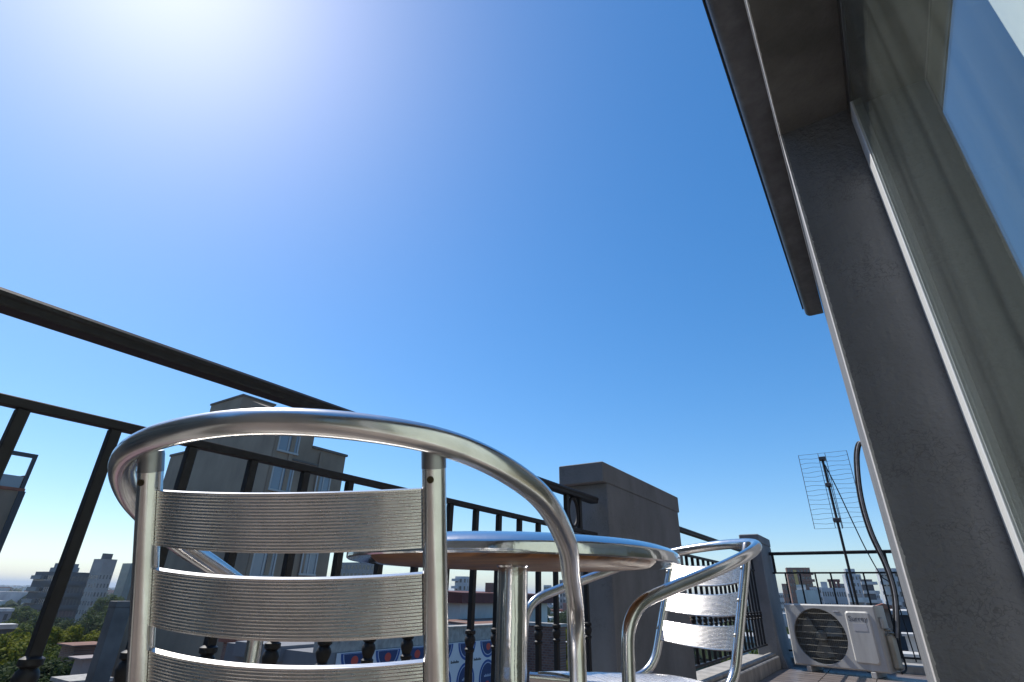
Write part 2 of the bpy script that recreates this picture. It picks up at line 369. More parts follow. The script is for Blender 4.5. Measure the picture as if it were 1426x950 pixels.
# curtain behind the glass
cu = MB(); n = 40; vs = []; fs = []
for i in range(n + 1):
    y = 0.742 - 1.2 * i / n; x = XI + 0.082 - 0.020 * math.cos(i * 1.25)
    vs += [(x, y, 0.05), (x, y, ZL - 0.01), (x + 0.003, y, 0.05), (x + 0.003, y, ZL - 0.01)]
for i in range(n):
    a = i*4; fs += [(a, a+4, a+5, a+1), (a+2, a+3, a+7, a+6), (a, a+2, a+6, a+4), (a+1, a+5, a+7, a+3)]
fs += [(0, 1, 3, 2), (n*4, n*4+2, n*4+3, n*4+1)]
tag(cu.add(vs, fs).build('curtain', 'curtain', smooth=60), 'white pleated curtain hanging behind the window pane', 'curtain')

# ------------------------------------------------------------------ parapet pillars
P1 = thing('parapet_pillar', 'long grey rendered parapet pier with projecting cap behind the round table', 'pillar', (-1.275, 3.2, 0))
MB().cbox(-0.131, 0.131, -0.58, 0.62, 0.0, 1.1455, 0.004).build('shaft', 'render_pillar', P1)
MB().cbox(-0.134, 0.1325, -0.625, 0.655, 1.146, 1.252, 0.004).build('cap', 'render_pillar', P1)
P2 = thing('corner_pillar', 'slim grey rendered corner pillar at the end of the terrace beside the condenser', 'pillar', (-1.198, 6.82, 0))
MB().cbox(-0.098, 0.098, -0.32, 0.34, 0.0, 1.16, 0.006).build('shaft', 'render_pillar', P2)
MB().cbox(-0.101, 0.101, -0.335, 0.35, 1.161, 1.25, 0.008).build('cap', 'render_pillar', P2)
MB().prism([(0.098, 0.0), (0.16, 0.0), (0.125, 0.1), (0.106, 0.3), (0.098, 0.5)], 'y', -0.31, 0.33).build('plinth', 'render_pillar', P2)

# ------------------------------------------------------------------ railings
def collar_mesh():
    m = MB().lathe([(0.009, -0.034), (0.0155, -0.031), (0.0165, -0.024), (0.0115, -0.019), (0.016, -0.008), (0.0185, 0.002), (0.016, 0.011), (0.0115, 0.016), (0.0175, 0.020), (0.0175, 0.029), (0.009, 0.034)], n=14)
    return m.mesh('collar', 'black_iron', 35)
COLLAR = collar_mesh()
def railing(label, y0, y1, off, zt, zm, zb, axis='y', pl=XR, spacing=0.146, start=None, bw=0.0095, collars=True):
    """runs along an axis; top handrail, mid rail, bottom rail and balusters between the two lower rails"""
    T = thing('railing', label, 'railing', (pl, (y0+y1)/2, 0) if axis == 'y' else ((y0+y1)/2, pl, 0), 0 if axis == 'y' else -math.pi/2, 'black iron railings of the terrace')
    h = (y1 - y0) / 2; mid = (y0 + y1) / 2
    # moulded handrail profile (x across, z up)
    pr = [(-0.020, 0), (0.020, 0), (0.022, 0.003), (0.022, 0.014), (0.025, 0.017), (0.026, 0.024), (0.020, 0.031), (0, 0.034), (-0.020, 0.031), (-0.026, 0.024), (-0.025, 0.017), (-0.022, 0.014), (-0.022, 0.003)]
    MB().prism([(x, z + zt - 0.034) for x, z in pr], 'y', -h, h).build('handrail', 'black_iron', T, smooth=30)
    MB().cbox(-0.011, 0.011, -h, h, zm - 0.017, zm, 0.0015).build('mid_rail', 'black_iron', T)
    MB().cbox(-0.011, 0.011, -h, h, zb, zb + 0.016, 0.0015).build('bottom_rail', 'black_iron', T)
    bm = MB().cbox(-bw, bw, -bw, bw, zb + 0.0165, zm - 0.0175, 0.0015).mesh('baluster', 'black_iron')
    y = start if start is not None else y0 + spacing / 2
    rev = -1 if axis == 'x' else 1
    while y < y1 - 0.03:
        b = obj('baluster', bm, T, (0, y - mid + random.uniform(-.002, .002), 0), (random.uniform(-.002, .002), 0, random.uniform(-.06, .06)))
        if collars: obj('collar', COLLAR, b, (0, 0, 0.462))
        y += spacing
    # short posts that carry the handrail, with a flat ring between
    pm = MB().cbox(-0.010, 0.010, -0.012, 0.012, zm + 0.0005, zt - 0.0345, 0.0015).mesh('rail_post', 'black_iron')
    return T, pm, mid
T, pm, mid = railing('black iron terrace railing running past the metal chairs to the pier', -3.0, 2.572, 0, 1.069, 0.892, 0.16, start=-2.82 + 0.146*0 + 0.003)
for y in (2.262, 2.395, -1.6, -1.75): obj('rail_post', pm, T, (0, y - mid, 0))
for yc in (2.3285, -1.675):
    ring = []
    for i in range(28):
        a = 2*math.pi*i/28; ring.append((0, yc - mid + 0.046*math.cos(a), 0.962 + 0.066*math.sin(a)))
    MB().tube(ring, 0.008, 8, closed=True).build('oval_ring', 'black_iron', T, smooth=50)
for y in (-2.95, 0.02 - 1.0, 2.5):
    MB().cbox(-0.012, 0.012, y - mid - 0.012, y - mid + 0.012, 0.104, 0.16, 0.002).build('foot', 'black_iron', T)
T, pm, mid = railing('black iron railing between the parapet pier and the corner pillar', 3.862, 6.482, 0, 1.069, 0.892, 0.19)
for y in (3.9, 6.44): obj('rail_post', pm, T, (0, y - mid, 0))
T, pm, mid = railing('black iron railing closing the terrace end behind the condenser', -1.095, 0.129, 0, 1.095, 0.886, 0.12, axis='x', pl=YE, spacing=0.148, start=-0.97, bw=0.008, collars=False)
for y in (-0.97, 0.1): obj('rail_post', pm, T, (0, -(y - mid), 0))

# =================================================================== FURNITURE: aluminium chairs
A_, REC, YPT, ZPT = 0.162, rad(19.3), -0.197, 0.721
def post_at(z): return YPT + math.tan(REC) * (ZPT - z)
def slat_mesh(name, halfw, height, thick, bow, ridges=18, segs=36, axis='back', amp=0.0004):
    # closed cross-section (v across the slat, n thickness) with fine ridges on both faces
    prof = []; k = ridges * 6
    for i in range(k + 1):
        v = -height/2 + height * i / k; e = 1 if 3 < i < k - 3 else 0
        prof.append((v, thick/2 + amp * e * math.cos(2*math.pi*i/6)))
    for i in range(k, -1, -1):
        v = -height/2 + height * i / k; e = 1 if 3 < i < k - 3 else 0
        prof.append((v, -thick/2 - amp * e * math.cos(2*math.pi*i/6)))
    m = MB(); vs = []; n = len(prof)
    for s in range(segs + 1):
        x = -halfw + 2*halfw*s/segs; d = bow * (1 - (x/halfw)**2)
        for v, t in prof: vs.append((x, -(t + d), v))      # local: x across, -y out of the back, z along the slat
    fs = [(s*n+j, s*n+(j+1) % n, (s+1)*n+(j+1) % n, (s+1)*n+j) for s in range(segs) for j in range(n)]
    fs += [tuple(range(n-1, -1, -1)), tuple(range(segs*n, segs*n+n))]
    return m.add(vs, fs).mesh(name, 'alu_slat', 40)
BACK_SLAT = slat_mesh('back_slat', A_ - 0.0125, 0.0575, 0.0075, 0.024)
SEAT_SLAT = slat_mesh('seat_slat', 0.215, 0.052, 0.006, 0.014, segs=20)
SCREW = MB().lathe([(0.0045, 0), (0.0045, 0.0012), (0.003, 0.0026), (0.001, 0.003)], n=12).mesh('screw', 'screw', 40)
def make_chair(label):
    T = thing('bistro_chair', label, 'chair', group='aluminium slatted armchairs')
    half = [(0.165, -0.220, 0.737), (0.252, -0.125, 0.708), (0.282, 0.0, 0.667), (0.283, 0.13, 0.626)]
    end = [(0.283, 0.13, 0.626), (0.283, 0.268, 0.580), (0.283, 0.276, 0.42), (0.283, 0.282, 0.008)]
    top = crom([(-x, y, z) for x, y, z in half[::-1]] + [(0, -0.258, 0.748)] + half, 12)
    leg = fillet(end, [0, 0.075, 0.05, 0], 10)
    path = [Vector((-p.x, p.y, p.z)) for p in leg[:0:-1]] + top + leg[1:]
    fr = MB().tube(path, 0.0137, 18).build('arm_frame', 'alu', T, smooth=60)
    for s in (-1, 1):
        MB().lathe([(0.0150, 0), (0.0155, 0.004), (0.0150, 0.03), (0.0138, 0.032)], (s*0.283, 0.282, 0.0), 16).build('foot_cap', 'plastic_dark', fr, smooth=40)
        # back post -> bends forward into the seat rail
        pts = [(s*A_, YPT, ZPT), (s*A_, post_at(0.405), 0.405), (s*0.185, 0.04, 0.378), (s*0.262, 0.262, 0.392)]
        pth = fillet(pts, [0, 0.085, 0.09, 0], 10)
        po = MB().tube(pth, 0.0122, 16).build('back_post', 'alu', T, smooth=60)
        t = (Vector(pts[0]) - Vector(pts[1])).normalized()
        MB().tube([Vector(pts[0]) - t*0.007, Vector(pts[0]) + t*0.012, Vector(pts[0]) + t*0.016], [0.0126, 0.0126, 0.0118], 16).build('collar', 'collar_metal', po, smooth=40)
        nrm = Vector((0, -math.cos(REC), -math.sin(REC)))
        q = nrm.to_track_quat('Z', 'Y').to_euler()
        c = Vector((s*A_, post_at(0.705), 0.705)) + nrm*0.0118
        MB().lathe([(0.0036, 0), (0.0036, 0.0012), (0.001, 0.0014)], n=10).build('screw_hole', 'hole', po, loc=c, rot=q)
        for zc in (0.672, 0.595, 0.516):
            obj('screw', SCREW, po, Vector((s*(A_), post_at(zc), zc)) - nrm*0.0115, (-nrm).to_track_quat('Z', 'Y').to_euler())
        # rear leg
        lp = fillet([(s*0.178, -0.035, 0.380), (s*0.20, -0.15, 0.33), (s*0.235, -0.255, 0.008)], [0, 0.06, 0], 8)
        lg = MB().tube(lp, 0.0125, 14).build('rear_leg', 'alu', T, smooth=60)
        MB().lathe([(0.0145, 0), (0.0150, 0.004), (0.0145, 0.03), (0.0128, 0.032)], (s*0.235, -0.257, 0.0), 14).build('foot_cap', 'plastic_dark', lg, smooth=40)
    for i in range(3):
        zc = 0.696 - i*0.0775 - 0.0275
        obj('back_slat', BACK_SLAT, T, (0, post_at(zc), zc), (REC, 0, 0))
    for i in range(6):
        y = -0.06 + i*0.058
        obj('seat_slat', SEAT_SLAT, T, (0, y, 0.400 + 0.006*(i - 2.5)/2.5), (-math.pi/2, 0, 0))
    for y, wd in ((0.12, 0.21), (0.0, 0.18)):
        MB().tube([(-wd, y, 0.381), (wd, y, 0.381)], 0.009, 10).build('seat_crossbar', 'alu', T, smooth=60)
    return T
near = make_chair('aluminium slatted armchair seen from behind, its ribbed back filling the foreground')
far = copy_tree(near); far['label'] = 'aluminium slatted armchair across the table with its sunlit front showing'
near.location = (-0.591, 0.506, 0); near.rotation_euler.z = rad(25.0)
far.location = (-0.554, 1.544, 0); far.rotation_euler.z = rad(144.5)

# ------------------------------------------------------------------ round table
TB = thing('bistro_table', 'round bistro table with polished steel rim and wooden underside', 'table', (-0.672, 1.015, 0))
R = 0.347
top = MB().lathe([(R - 0.030, 0.666), (R - 0.014, 0.6600), (R - 0.003, 0.6585), (R, 0.661), (R, 0.675), (R - 0.003, 0.679), (R - 0.014, 0.686), (R - 0.030, 0.692), (R - 0.050, 0.6955), (R - 0.070, 0.6965), (0.15, 0.695), (0.01, 0.695)], n=128).build('table_top', 'steel', TB, smooth=42)
MB().lathe([(0.03, 0.6560), (R - 0.060, 0.6560), (R - 0.054, 0.660), (R - 0.040, 0.672), (0.03, 0.672)], n=96).build('underside_board', 'wood', TB, smooth=35)
MB().lathe([(0.032, 0.05), (0.032, 0.652), (0.036, 0.6555)], n=40).build('column', 'steel', TB, smooth=35)
ba = MB().lathe([(0.05, 0.03), (0.06, 0.045), (0.045, 0.09), (0.0335, 0.10), (0.0335, 0.05)], n=32).build('base_hub', 'alu', TB, smooth=40)
for i in range(4):
    a = math.pi/4 + i*math.pi/2; c, s = math.cos(a), math.sin(a)
    MB().tube([(0.04*c, 0.04*s, 0.055), (0.16*c, 0.16*s, 0.045), (0.27*c, 0.27*s, 0.022)], [0.022, 0.018, 0.014], 12).build('base_foot', 'alu', TB, smooth=50)
    MB().lathe([(0.016, 0), (0.016, 0.018), (0.010, 0.02)], (0.262*c, 0.262*s, 0), 12).build('glide', 'plastic_dark', TB, smooth=40)

# ------------------------------------------------------------------ air-conditioner condenser
AC = thing('air_conditioner', 'ivory air conditioner condenser with round fan grille on the terrace floor', 'air conditioner', (-0.5425, 6.445, 0), rad(-14.5))
Wd, Ht, Dp, ZB = 0.80, 0.525, 0.27, 0.050
cx, cz, fr_ = -0.112, ZB + 0.256, 0.234                # fan centre and radius (local x / z)
body = MB()
def fan_plate(m, x0, x1, z0, z1, y, cxx, czz, r, n=64):
    vs = []; 
    for i in range(n):
        a = 2*math.pi*i/n; c, s = math.cos(a), math.sin(a); vs.append((cxx + r*c, y, czz + r*s))
    for i in range(n):
        a = 2*math.pi*i/n; c, s = math.cos(a), math.sin(a)
        t = min(((x1 - cxx) if c > 0 else (x0 - cxx)) / c if abs(c) > 1e-6 else 1e9, ((z1 - czz) if s > 0 else (z0 - czz)) / s if abs(s) > 1e-6 else 1e9)
        vs.append((cxx + t*c, y, czz + t*s))
    for i in range(n):
        a = 2*math.pi*i/n; vs.append((cxx + (r-0.004)*math.cos(a), y + 0.012, czz + (r-0.004)*math.sin(a)))
    fs = [(i, (i+1) % n, n+(i+1) % n, n+i) for i in range(n)] + [(2*n+i, 2*n+(i+1) % n, (i+1) % n, i) for i in range(n)]
    m.add(vs, fs)
    for X, Z in ((x0, z0), (x1, z0), (x1, z1), (x0, z1)):  # fill the four corners
        a = math.atan2(Z - czz, X - cxx) % (2*math.pi); i = int(a / (2*math.pi) * n)
        m.add([vs[n+i], (X, y, Z), vs[n+(i+1) % n]], [(0, 1, 2)])
xs = 0.136                                             # split between fan plate and service panel
hw = Wd/2
e = 0.012
fan_plate(body, -hw + e, xs, ZB + e, ZB + Ht - e, -Dp/2, cx, cz, fr_)
body.add([(xs, -Dp/2, ZB+e), (hw-e, -Dp/2, ZB+e), (hw-e, -Dp/2, ZB+Ht-e), (xs, -Dp/2, ZB+Ht-e)], [(0, 1, 2, 3)])
# bevelled shell behind the front plate
ri = [(-hw+e, -Dp/2, ZB+e), (hw-e, -Dp/2, ZB+e), (hw-e, -Dp/2, ZB+Ht-e), (-hw+e, -Dp/2, ZB+Ht-e)]
ro = [(-hw, -Dp/2+e, ZB), (hw, -Dp/2+e, ZB), (hw, -Dp/2+e, ZB+Ht), (-hw, -Dp/2+e, ZB+Ht)]
rb = [(-hw, Dp/2, ZB), (hw, Dp/2, ZB), (hw, Dp/2, ZB+Ht), (-hw, Dp/2, ZB+Ht)]
body.add(ri + ro + rb, [(i, (i+1) % 4, 4+(i+1) % 4, 4+i) for i in range(4)] + [(4+i, 4+(i+1) % 4, 8+(i+1) % 4, 8+i) for i in range(4)] + [(8, 9, 10, 11)])
body.build('casing', 'ac_white', AC)
gr = MB().lathe([(fr_ - 0.005, 0), (fr_ - 0.005, 0.05), (0.02, 0.052)], n=48, cap=False).build('fan_recess', 'ac_dark', AC, loc=(cx, -Dp/2 + 0.012, cz), rot=(-math.pi/2, 0, 0))
for i in range(3):
    bl = MB(); vs = []; fs = []
    for j in range(7):
        a = 2*math.pi*i/3 + j*0.16
        for r0, dz in ((0.05, 0.018), (0.12, 0.014), (0.185, 0.009)):
            rr = r0*(1 + 0.03*math.sin(j)); y = -dz + j*dz*0.33
            vs += [(cx + rr*math.cos(a), -Dp/2 + 0.045 + y, cz + rr*math.sin(a)), (cx + rr*math.cos(a), -Dp/2 + 0.049 + y, cz + rr*math.sin(a))]
    for j in range(6):
        for k_ in range(2):
            a = j*6+k_*2; fs += [(a, a+2, a+8, a+6), (a+1, a+7, a+9, a+3)]
    bl.add(vs, fs).build('fan_blade', 'ac_blade', AC, smooth=60)
MB().lathe([(0.048, 0), (0.048, 0.02), (0.03, 0.028), (0.005, 0.03)], n=24).build('fan_hub', 'ac_blade', AC, loc=(cx, -Dp/2 + 0.05, cz), rot=(math.pi/2, 0, 0), smooth=40)
for i in range(8):                                     # horizontal guard wires
    z = -0.19 + i*0.0543; half = math.sqrt(max(0, (fr_-0.003)**2 - z*z))
    MB().tube([(cx - half, -Dp/2 + 0.001, cz + z), (cx, -Dp/2 - 0.006, cz + z), (cx + half, -Dp/2 + 0.001, cz + z)], 0.0017, 6).build('grille_wire', 'ac_wire', AC)
ww = MB()
for i in range(27):
    x = -0.2145 + i*0.0165; half = math.sqrt(max(0, (fr_-0.003)**2 - x*x))
    ww.tube([(cx + x, -Dp/2 + 0.004, cz - half), (cx + x, -Dp/2 + 0.0, cz + half)], 0.0009, 4)
tag(ww.build('grille_mesh', 'ac_blade', AC), kind='stuff')
def rrect(x0, x1, z0, z1, r, n=6):
    o = []
    for (X, Z, a0) in ((x1-r, z1-r, 0), (x0+r, z1-r, 90), (x0+r, z0+r, 180), (x1-r, z0+r, 270)):
        for i in range(n+1): a = rad(a0 + 90*i/n); o.append((X + r*math.cos(a), Z + r*math.sin(a)))
    return o
# raised service panel with sloped rim
o1 = rrect(0.145, 0.352, ZB + 0.055, ZB + 0.475, 0.03); o2 = rrect(0.158, 0.339, ZB + 0.068, ZB + 0.462, 0.022); n = len(o1)
pn = MB().add([(x, -Dp/2 - 0.0005, z) for x, z in o1] + [(x, -Dp/2 - 0.011, z) for x, z in o2],
              [(i, (i+1) % n, n+(i+1) % n, n+i) for i in range(n)] + [tuple(range(n, 2*n))]).build('service_panel', 'ac_white', AC)
MB().box(0.20, 0.31, -Dp/2 - 0.0125, -Dp/2 - 0.0112, ZB + 0.315, ZB + 0.375).build('sticker', 'ac_sticker', pn)
tcv = bpy.data.curves.new('lettering', 'FONT'); tcv.body = 'Surrey'; tcv.size = 0.058; tcv.extrude = 0.0006; tcv.align_x = 'CENTER'
tob = bpy.data.objects.new('lettering_curve', tcv); COL.objects.link(tob); bpy.context.view_layer.update()
tme = bpy.data.meshes.new_from_object(tob.evaluated_get(bpy.context.evaluated_depsgraph_get())); bpy.data.objects.remove(tob)
tme.materials.clear(); tme.materials.append(M['ac_print'])
obj('lettering', tme, pn, (0.248, -Dp/2 - 0.0118, ZB + 0.397), (math.pi/2, 0, 0))
MB().cbox(0.05, 0.10, -Dp/2 - 0.004, -Dp/2 + 0.001, ZB + 0.462, ZB + 0.474, 0.002).build('badge', 'ac_sticker', AC)
MB().cbox(hw + 0.0005, hw + 0.045, -0.03, 0.12, ZB + 0.02, ZB + 0.30, 0.018).build('valve_cover', 'ac_side', AC)
for i in range(2):
    MB().tube([(hw, 0.0 + i*0.07, ZB + 0.33 - i*0.03), (hw + 0.05, 0.0 + i*0.07, ZB + 0.33 - i*0.03)], 0.013, 10).build('valve', 'screw', AC, smooth=40)
MB().cbox(hw + 0.0005, hw + 0.02, -0.09, -0.02, ZB + 0.34, ZB + 0.43, 0.008).build('handle', 'ac_white', AC)
for x in (-0.27, 0.27):
    MB().cbox(x - 0.02, x + 0.02, -Dp/2 - 0.006, Dp/2 + 0.01, 0.001, ZB + 0.0005, 0.003).build('foot', 'ac_white', AC)

# ------------------------------------------------------------------ insulated pipes from the wall down to the condenser
def pipe_path(dx, dy, pts):
    return crom([ony(px, py, y) + Vector((dx, dy, 0)) for px, py, y in pts], 10)
pp_ = [(1206, 622, 6.10), (1195, 617, 6.15), (1191, 640, 6.2), (1196, 690, 6.25), (1210, 740, 6.3), (1232, 788, 6.35), (1243, 825, 6.4), (1246, 862, 6.42), (1246, 888, 6.43)]
PB = thing('refrigerant_pipes', 'black foam covered pipes curving down the wall to the condenser', 'pipes', ony(1206, 622, 6.10))
loc0 = PB.location.copy()
def rel(P): return [p - loc0 for p in P]
MB().tube(rel(pipe_path(0, 0, pp_)), 0.0145, 12).build('insulated_pipe', 'foam', PB, smooth=60)
MB().tube(rel(pipe_path(0.027, 0.02, pp_)), 0.0115, 12).build('insulated_pipe', 'foam', PB, smooth=60)
P = pipe_path(0.016, -0.022, pp_)
MB().tube(rel(P), 0.011, 10).build('taped_pipe', 'tape', PB, smooth=60)
cb = crom([ony(1240, 800, 6.46), ony(1249, 850, 6.47), ony(1254, 900, 6.46), ony(1262, 930, 6.42), ony(1256, 938, 6.3)], 10)
MB().tube(rel(cb), 0.008, 8).build('drain_cable', 'foam', PB, smooth=60)

# ------------------------------------------------------------------ television antenna
ym = 6.80; a0 = ony(1147, 640, ym); mx = -0.338
AN = thing('tv_antenna', 'grid reflector television antenna on a thin mast by the end railing', 'antenna', (mx, ym, 0))
MB().tube([(0, 0, 0.0), (0, 0, 2.06)], 0.013, 10).build('mast', 'black_iron', AN, smooth=50)
gx0, gx1, gz0, gz1 = -0.235, 0.25, 1.315, 2.125
gy = 0.06
for x in (gx0, -0.035, 0.035, gx1):
    MB().tube([(x, gy, gz0), (x, gy, gz1)], 0.0032, 6).build('grid_upright', 'galv', AN)
for i in range(17):
    z = gz0 + (gz1 - gz0)*i/16
    q = [(gx0 + (gx1 - gx0)*j/8, gy + 0.006 + 0.004*math.sin(j*2.1 + i), z + 0.006*math.sin(j*1.7 + i*1.3)*(1 if 0 < i < 16 else 0)) for j in range(9)]
    MB().tube(q, 0.0019, 5).build('grid_wire', 'galv', AN)
for z, s in ((2.05, 1), (1.76, .8), (1.39, 1.1)):
    MB().cbox(-0.035*s, 0.035*s, -0.03, 0.062, z - 0.018, z + 0.018, 0.004).build('clamp', 'plastic_dark', AN)
cbp = crom([(0.012, -0.01, 1.98), (0.07, 0.0, 1.72), (0.13, 0.02, 1.40), (0.19, 0.05, 1.1), (0.26, 0.1, 0.85), (0.33, 0.12, 0.72), (0.36, 0.14, 0.1)], 8)
MB().tube(cbp, 0.0055, 6).build('coaxial_cable', 'foam', AN, smooth=60)
MB().tube([(0.018, 0, 1.95), (0.03, 0, 1.30)], 0.004, 6).build('boom_rod', 'galv', AN)
MB().lathe([(0.06, 0.0), (0.06, 0.008), (0.02, 0.012), (0.018, 0.05)], n=16).build('mast_base', 'black_iron', AN)
# =================================================================== CITY
M['beige'] = mat('weathered_beige_render', (0.34, 0.255, 0.18), 0.9, noise=0.35, col2=(0.26, 0.19, 0.135), bump=(2, 0.2, 0.02))
M['beige_dark'] = mat('brown_trim', (0.17, 0.145, 0.125), 0.9, noise=0.5)
M['pale_frame'] = mat('white_window_frame', (0.42, 0.41, 0.39), 0.5)
M['terracotta'] = mat('terracotta', (0.34, 0.12, 0.07), 0.85, noise=1.2)
M['grey_far'] = mat('grey_concrete', (0.27, 0.27, 0.27), 0.9, noise=0.12, col2=(0.2, 0.2, 0.21))
M['grey_dark'] = mat('dark_concrete', (0.075, 0.08, 0.09), 0.85, noise=0.2)
M['pink_grey'] = mat('pinkish_concrete', (0.36, 0.30, 0.28), 0.9, noise=0.15)
M['teal_glass'] = mat('teal_curtain_wall', (0.06, 0.12, 0.12), 0.25, noise=0.3, col2=(0.045, 0.09, 0.1))
M['brown_tower'] = mat('brown_brick_tower', (0.22, 0.105, 0.065), 0.9, noise=0.2)
M['yellow_band'] = mat('ochre_band', (0.5, 0.33, 0.09), 0.8)
M['pale_tower'] = mat('pale_tower_render', (0.46, 0.48, 0.50), 0.85, noise=0.1)
M['white_far'] = mat('white_far_render', (0.62, 0.61, 0.58), 0.9, noise=0.2, col2=(0.48, 0.47, 0.45))
M['red_roof'] = mat('dark_red_roof', (0.13, 0.035, 0.025), 0.8, noise=1.5)
M['brick'] = mat('old_brick_wall', (0.20, 0.10, 0.075), 0.95, noise=2.5, col2=(0.13, 0.07, 0.055), bump=(8, 0.4, 0.02))
def brick_mat():
    m = M['brick']; n = m.node_tree.nodes; L = m.node_tree.links; b = n['Principled BSDF']; tc = n.new('ShaderNodeTexCoord')
    mp = n.new('ShaderNodeMapping'); mp.inputs['Rotation'].default_value = (math.pi/2, 0, 0)
    br = n.new('ShaderNodeTexBrick'); br.inputs['Scale'].default_value = 4.0; br.inputs['Color1'].default_value = (0.30, 0.15, 0.10, 1)
    br.inputs['Color2'].default_value = (0.20, 0.095, 0.07, 1); br.inputs['Mortar'].default_value = (0.26, 0.22, 0.19, 1); br.inputs['Mortar Size'].default_value = 0.03
    L.new(tc.outputs['Object'], mp.inputs[0]); L.new(mp.outputs[0], br.inputs['Vector']); L.new(br.outputs['Color'], b.inputs['Base Color'])
brick_mat()
M['banner_white'] = mat('banner_vinyl', (0.68, 0.69, 0.70), 0.6, noise=1, col2=(0.58, 0.59, 0.6))
M['logo_blue'] = mat('banner_blue', (0.02, 0.07, 0.26), 0.55)
M['logo_ring'] = mat('banner_pale_ring', (0.42, 0.48, 0.6), 0.55)
M['logo_navy'] = mat('banner_navy', (0.012, 0.035, 0.13), 0.55)
M['logo_red'] = mat('banner_red', (0.55, 0.06, 0.04), 0.55)
M['ink'] = mat('black_ink', (0.02, 0.02, 0.02), 0.6)
M['tin'] = mat('pale_tin_roof', (0.55, 0.54, 0.51), 0.55, noise=1.5)
M['bark'] = mat('bark', (0.07, 0.055, 0.04), 0.95, noise=6)

def leaf_mat(name, a, b):
    m = bpy.data.materials.new(name); m.use_nodes = True; n = m.node_tree.nodes; L = m.node_tree.links
    p = n['Principled BSDF']; p.inputs['Roughness'].default_value = 0.85; p.inputs['Specular IOR Level'].default_value = 0.15
    tc = n.new('ShaderNodeTexCoord'); t = n.new('ShaderNodeTexNoise'); t.inputs['Scale'].default_value = 1.3; t.inputs['Detail'].default_value = 6
    r = n.new('ShaderNodeValToRGB'); r.color_ramp.elements[0].color = (*a, 1); r.color_ramp.elements[1].color = (*b, 1)
    r.color_ramp.elements[0].position = 0.35; r.color_ramp.elements[1].position = 0.66
    L.new(tc.outputs['Object'], t.inputs['Vector']); L.new(t.outputs['Fac'], r.inputs[0]); L.new(r.outputs[0], p.inputs['Base Color'])
    tr = n.new('ShaderNodeBsdfTranslucent'); L.new(r.outputs[0], tr.inputs[0])
    mx = n.new('ShaderNodeMixShader'); mx.inputs[0].default_value = 0.3
    L.new(p.outputs[0], mx.inputs[1]); L.new(tr.outputs[0], mx.inputs[2]); L.new(mx.outputs[0], n['Material Output'].inputs[0]); return m
M['leaf'] = leaf_mat('leaves_yellow_green', (0.10, 0.125, 0.014), (0.20, 0.21, 0.024))
M['leaf2'] = leaf_mat('leaves_mid_green', (0.05, 0.08, 0.015), (0.10, 0.13, 0.025))
M['leaf3'] = leaf_mat('leaves_dark_green', (0.03, 0.05, 0.015), (0.055, 0.08, 0.025))

stains(M['beige'], 0.22, 0.45, 0.16); stains(M['brick'], 0.3, 1.2, .5); stains(M['grey_far'], 0.25, .4, .15); stains(M['white_far'], 0.25, .5, .2)
# ---------------------------------------------------------------- trees
def crown_mesh(name, m, seed, n=9000, rx=4.0, rz=3.6, leaf=0.20):
    rd = random.Random(seed); b = MB(); blobs = []
    for i in range(26):
        u = rd.uniform(0, 2*math.pi); v = rd.uniform(-0.55, 1); q = math.sqrt(max(0, 1 - v*v)); k_ = rd.uniform(0.55, 0.95)
        blobs.append((rx*k_*q*math.cos(u), rx*k_*q*math.sin(u), rz*k_*v, rd.uniform(0.8, 1.5)*rx/4))
    for i in range(n):
        x, y, z, r = blobs[i % 26]
        d = Vector((rd.gauss(0, 1), rd.gauss(0, 1), rd.gauss(0, 1))).normalized() * r * rd.uniform(0.55, 1.05)
        c = Vector((x, y, z)) + d
        nn = (d.normalized() + Vector((rd.gauss(0, .6), rd.gauss(0, .6), rd.gauss(0, .6) + .3))).normalized()
        a = nn.orthogonal().normalized(); t = nn.cross(a); an = rd.uniform(0, 6.28)
        e1 = (a*math.cos(an) + t*math.sin(an)) * leaf * rd.uniform(0.7, 1.4); e2 = nn.cross(e1).normalized() * leaf * 0.55
        b.add([c - e1, c + e2*0.9 , c + e1, c - e2], [(0, 1, 2, 3)])
    me = bpy.data.meshes.new(name); me.from_pydata(b.v, [], b.f); me.materials.append(M[m]); me.update(); return me
def trunk_mesh(name, seed, h=9.0, rx=4.0):
    rd = random.Random(seed); b = MB()
    b.tube([(0, 0, 0), (0.1, 0.05, h*0.3), (-0.05, 0.1, h*0.62), (0.1, 0, h*0.95)], [0.32, 0.24, 0.18, 0.06], 8)
    for i in range(7):
        a = rd.uniform(0, 6.28); z = h*rd.uniform(0.45, 0.8); l = rx*rd.uniform(0.5, 0.8)
        b.tube([(0, 0, z), (l*.5*math.cos(a), l*.5*math.sin(a), z + l*.4), (l*math.cos(a), l*math.sin(a), z + l*.75)], [0.12, 0.07, 0.03], 6)
    return b.mesh(name, 'bark')
CROWNS = {k_: [crown_mesh('crown', k_, s) for s in (1, 2)] for k_ in ('leaf', 'leaf2', 'leaf3')}
TRUNK = trunk_mesh('trunk', 5)
def tree(label, px, pyt, d, kind='leaf', s=1.0, var=0, group=None):
    p = rng(px, pyt, d)                                # crown top: the trunk reaches down to street level
    ht = p.z - GZ; k_ = s
    T = thing('tree', label, 'tree', (p.x, p.y, GZ), random.uniform(0, 6.28), group)
    cz_ = ht - 4.6*k_
    t = obj('trunk', TRUNK, T); t.scale = (k_, k_, max(0.3, (cz_ + 1.0*k_) / 9.0))
    c = obj('crown', CROWNS[kind][var], T, (0, 0, cz_)); c.scale = (k_, k_, k_)
    return T
tree('broad yellow-green tree in front of the terraced grey block', 68, 862, 52, 'leaf', 0.62, 0)
tree('bright yellow-green tree leaning over the red brick wall', 112, 860, 56, 'leaf', 0.66, 1)
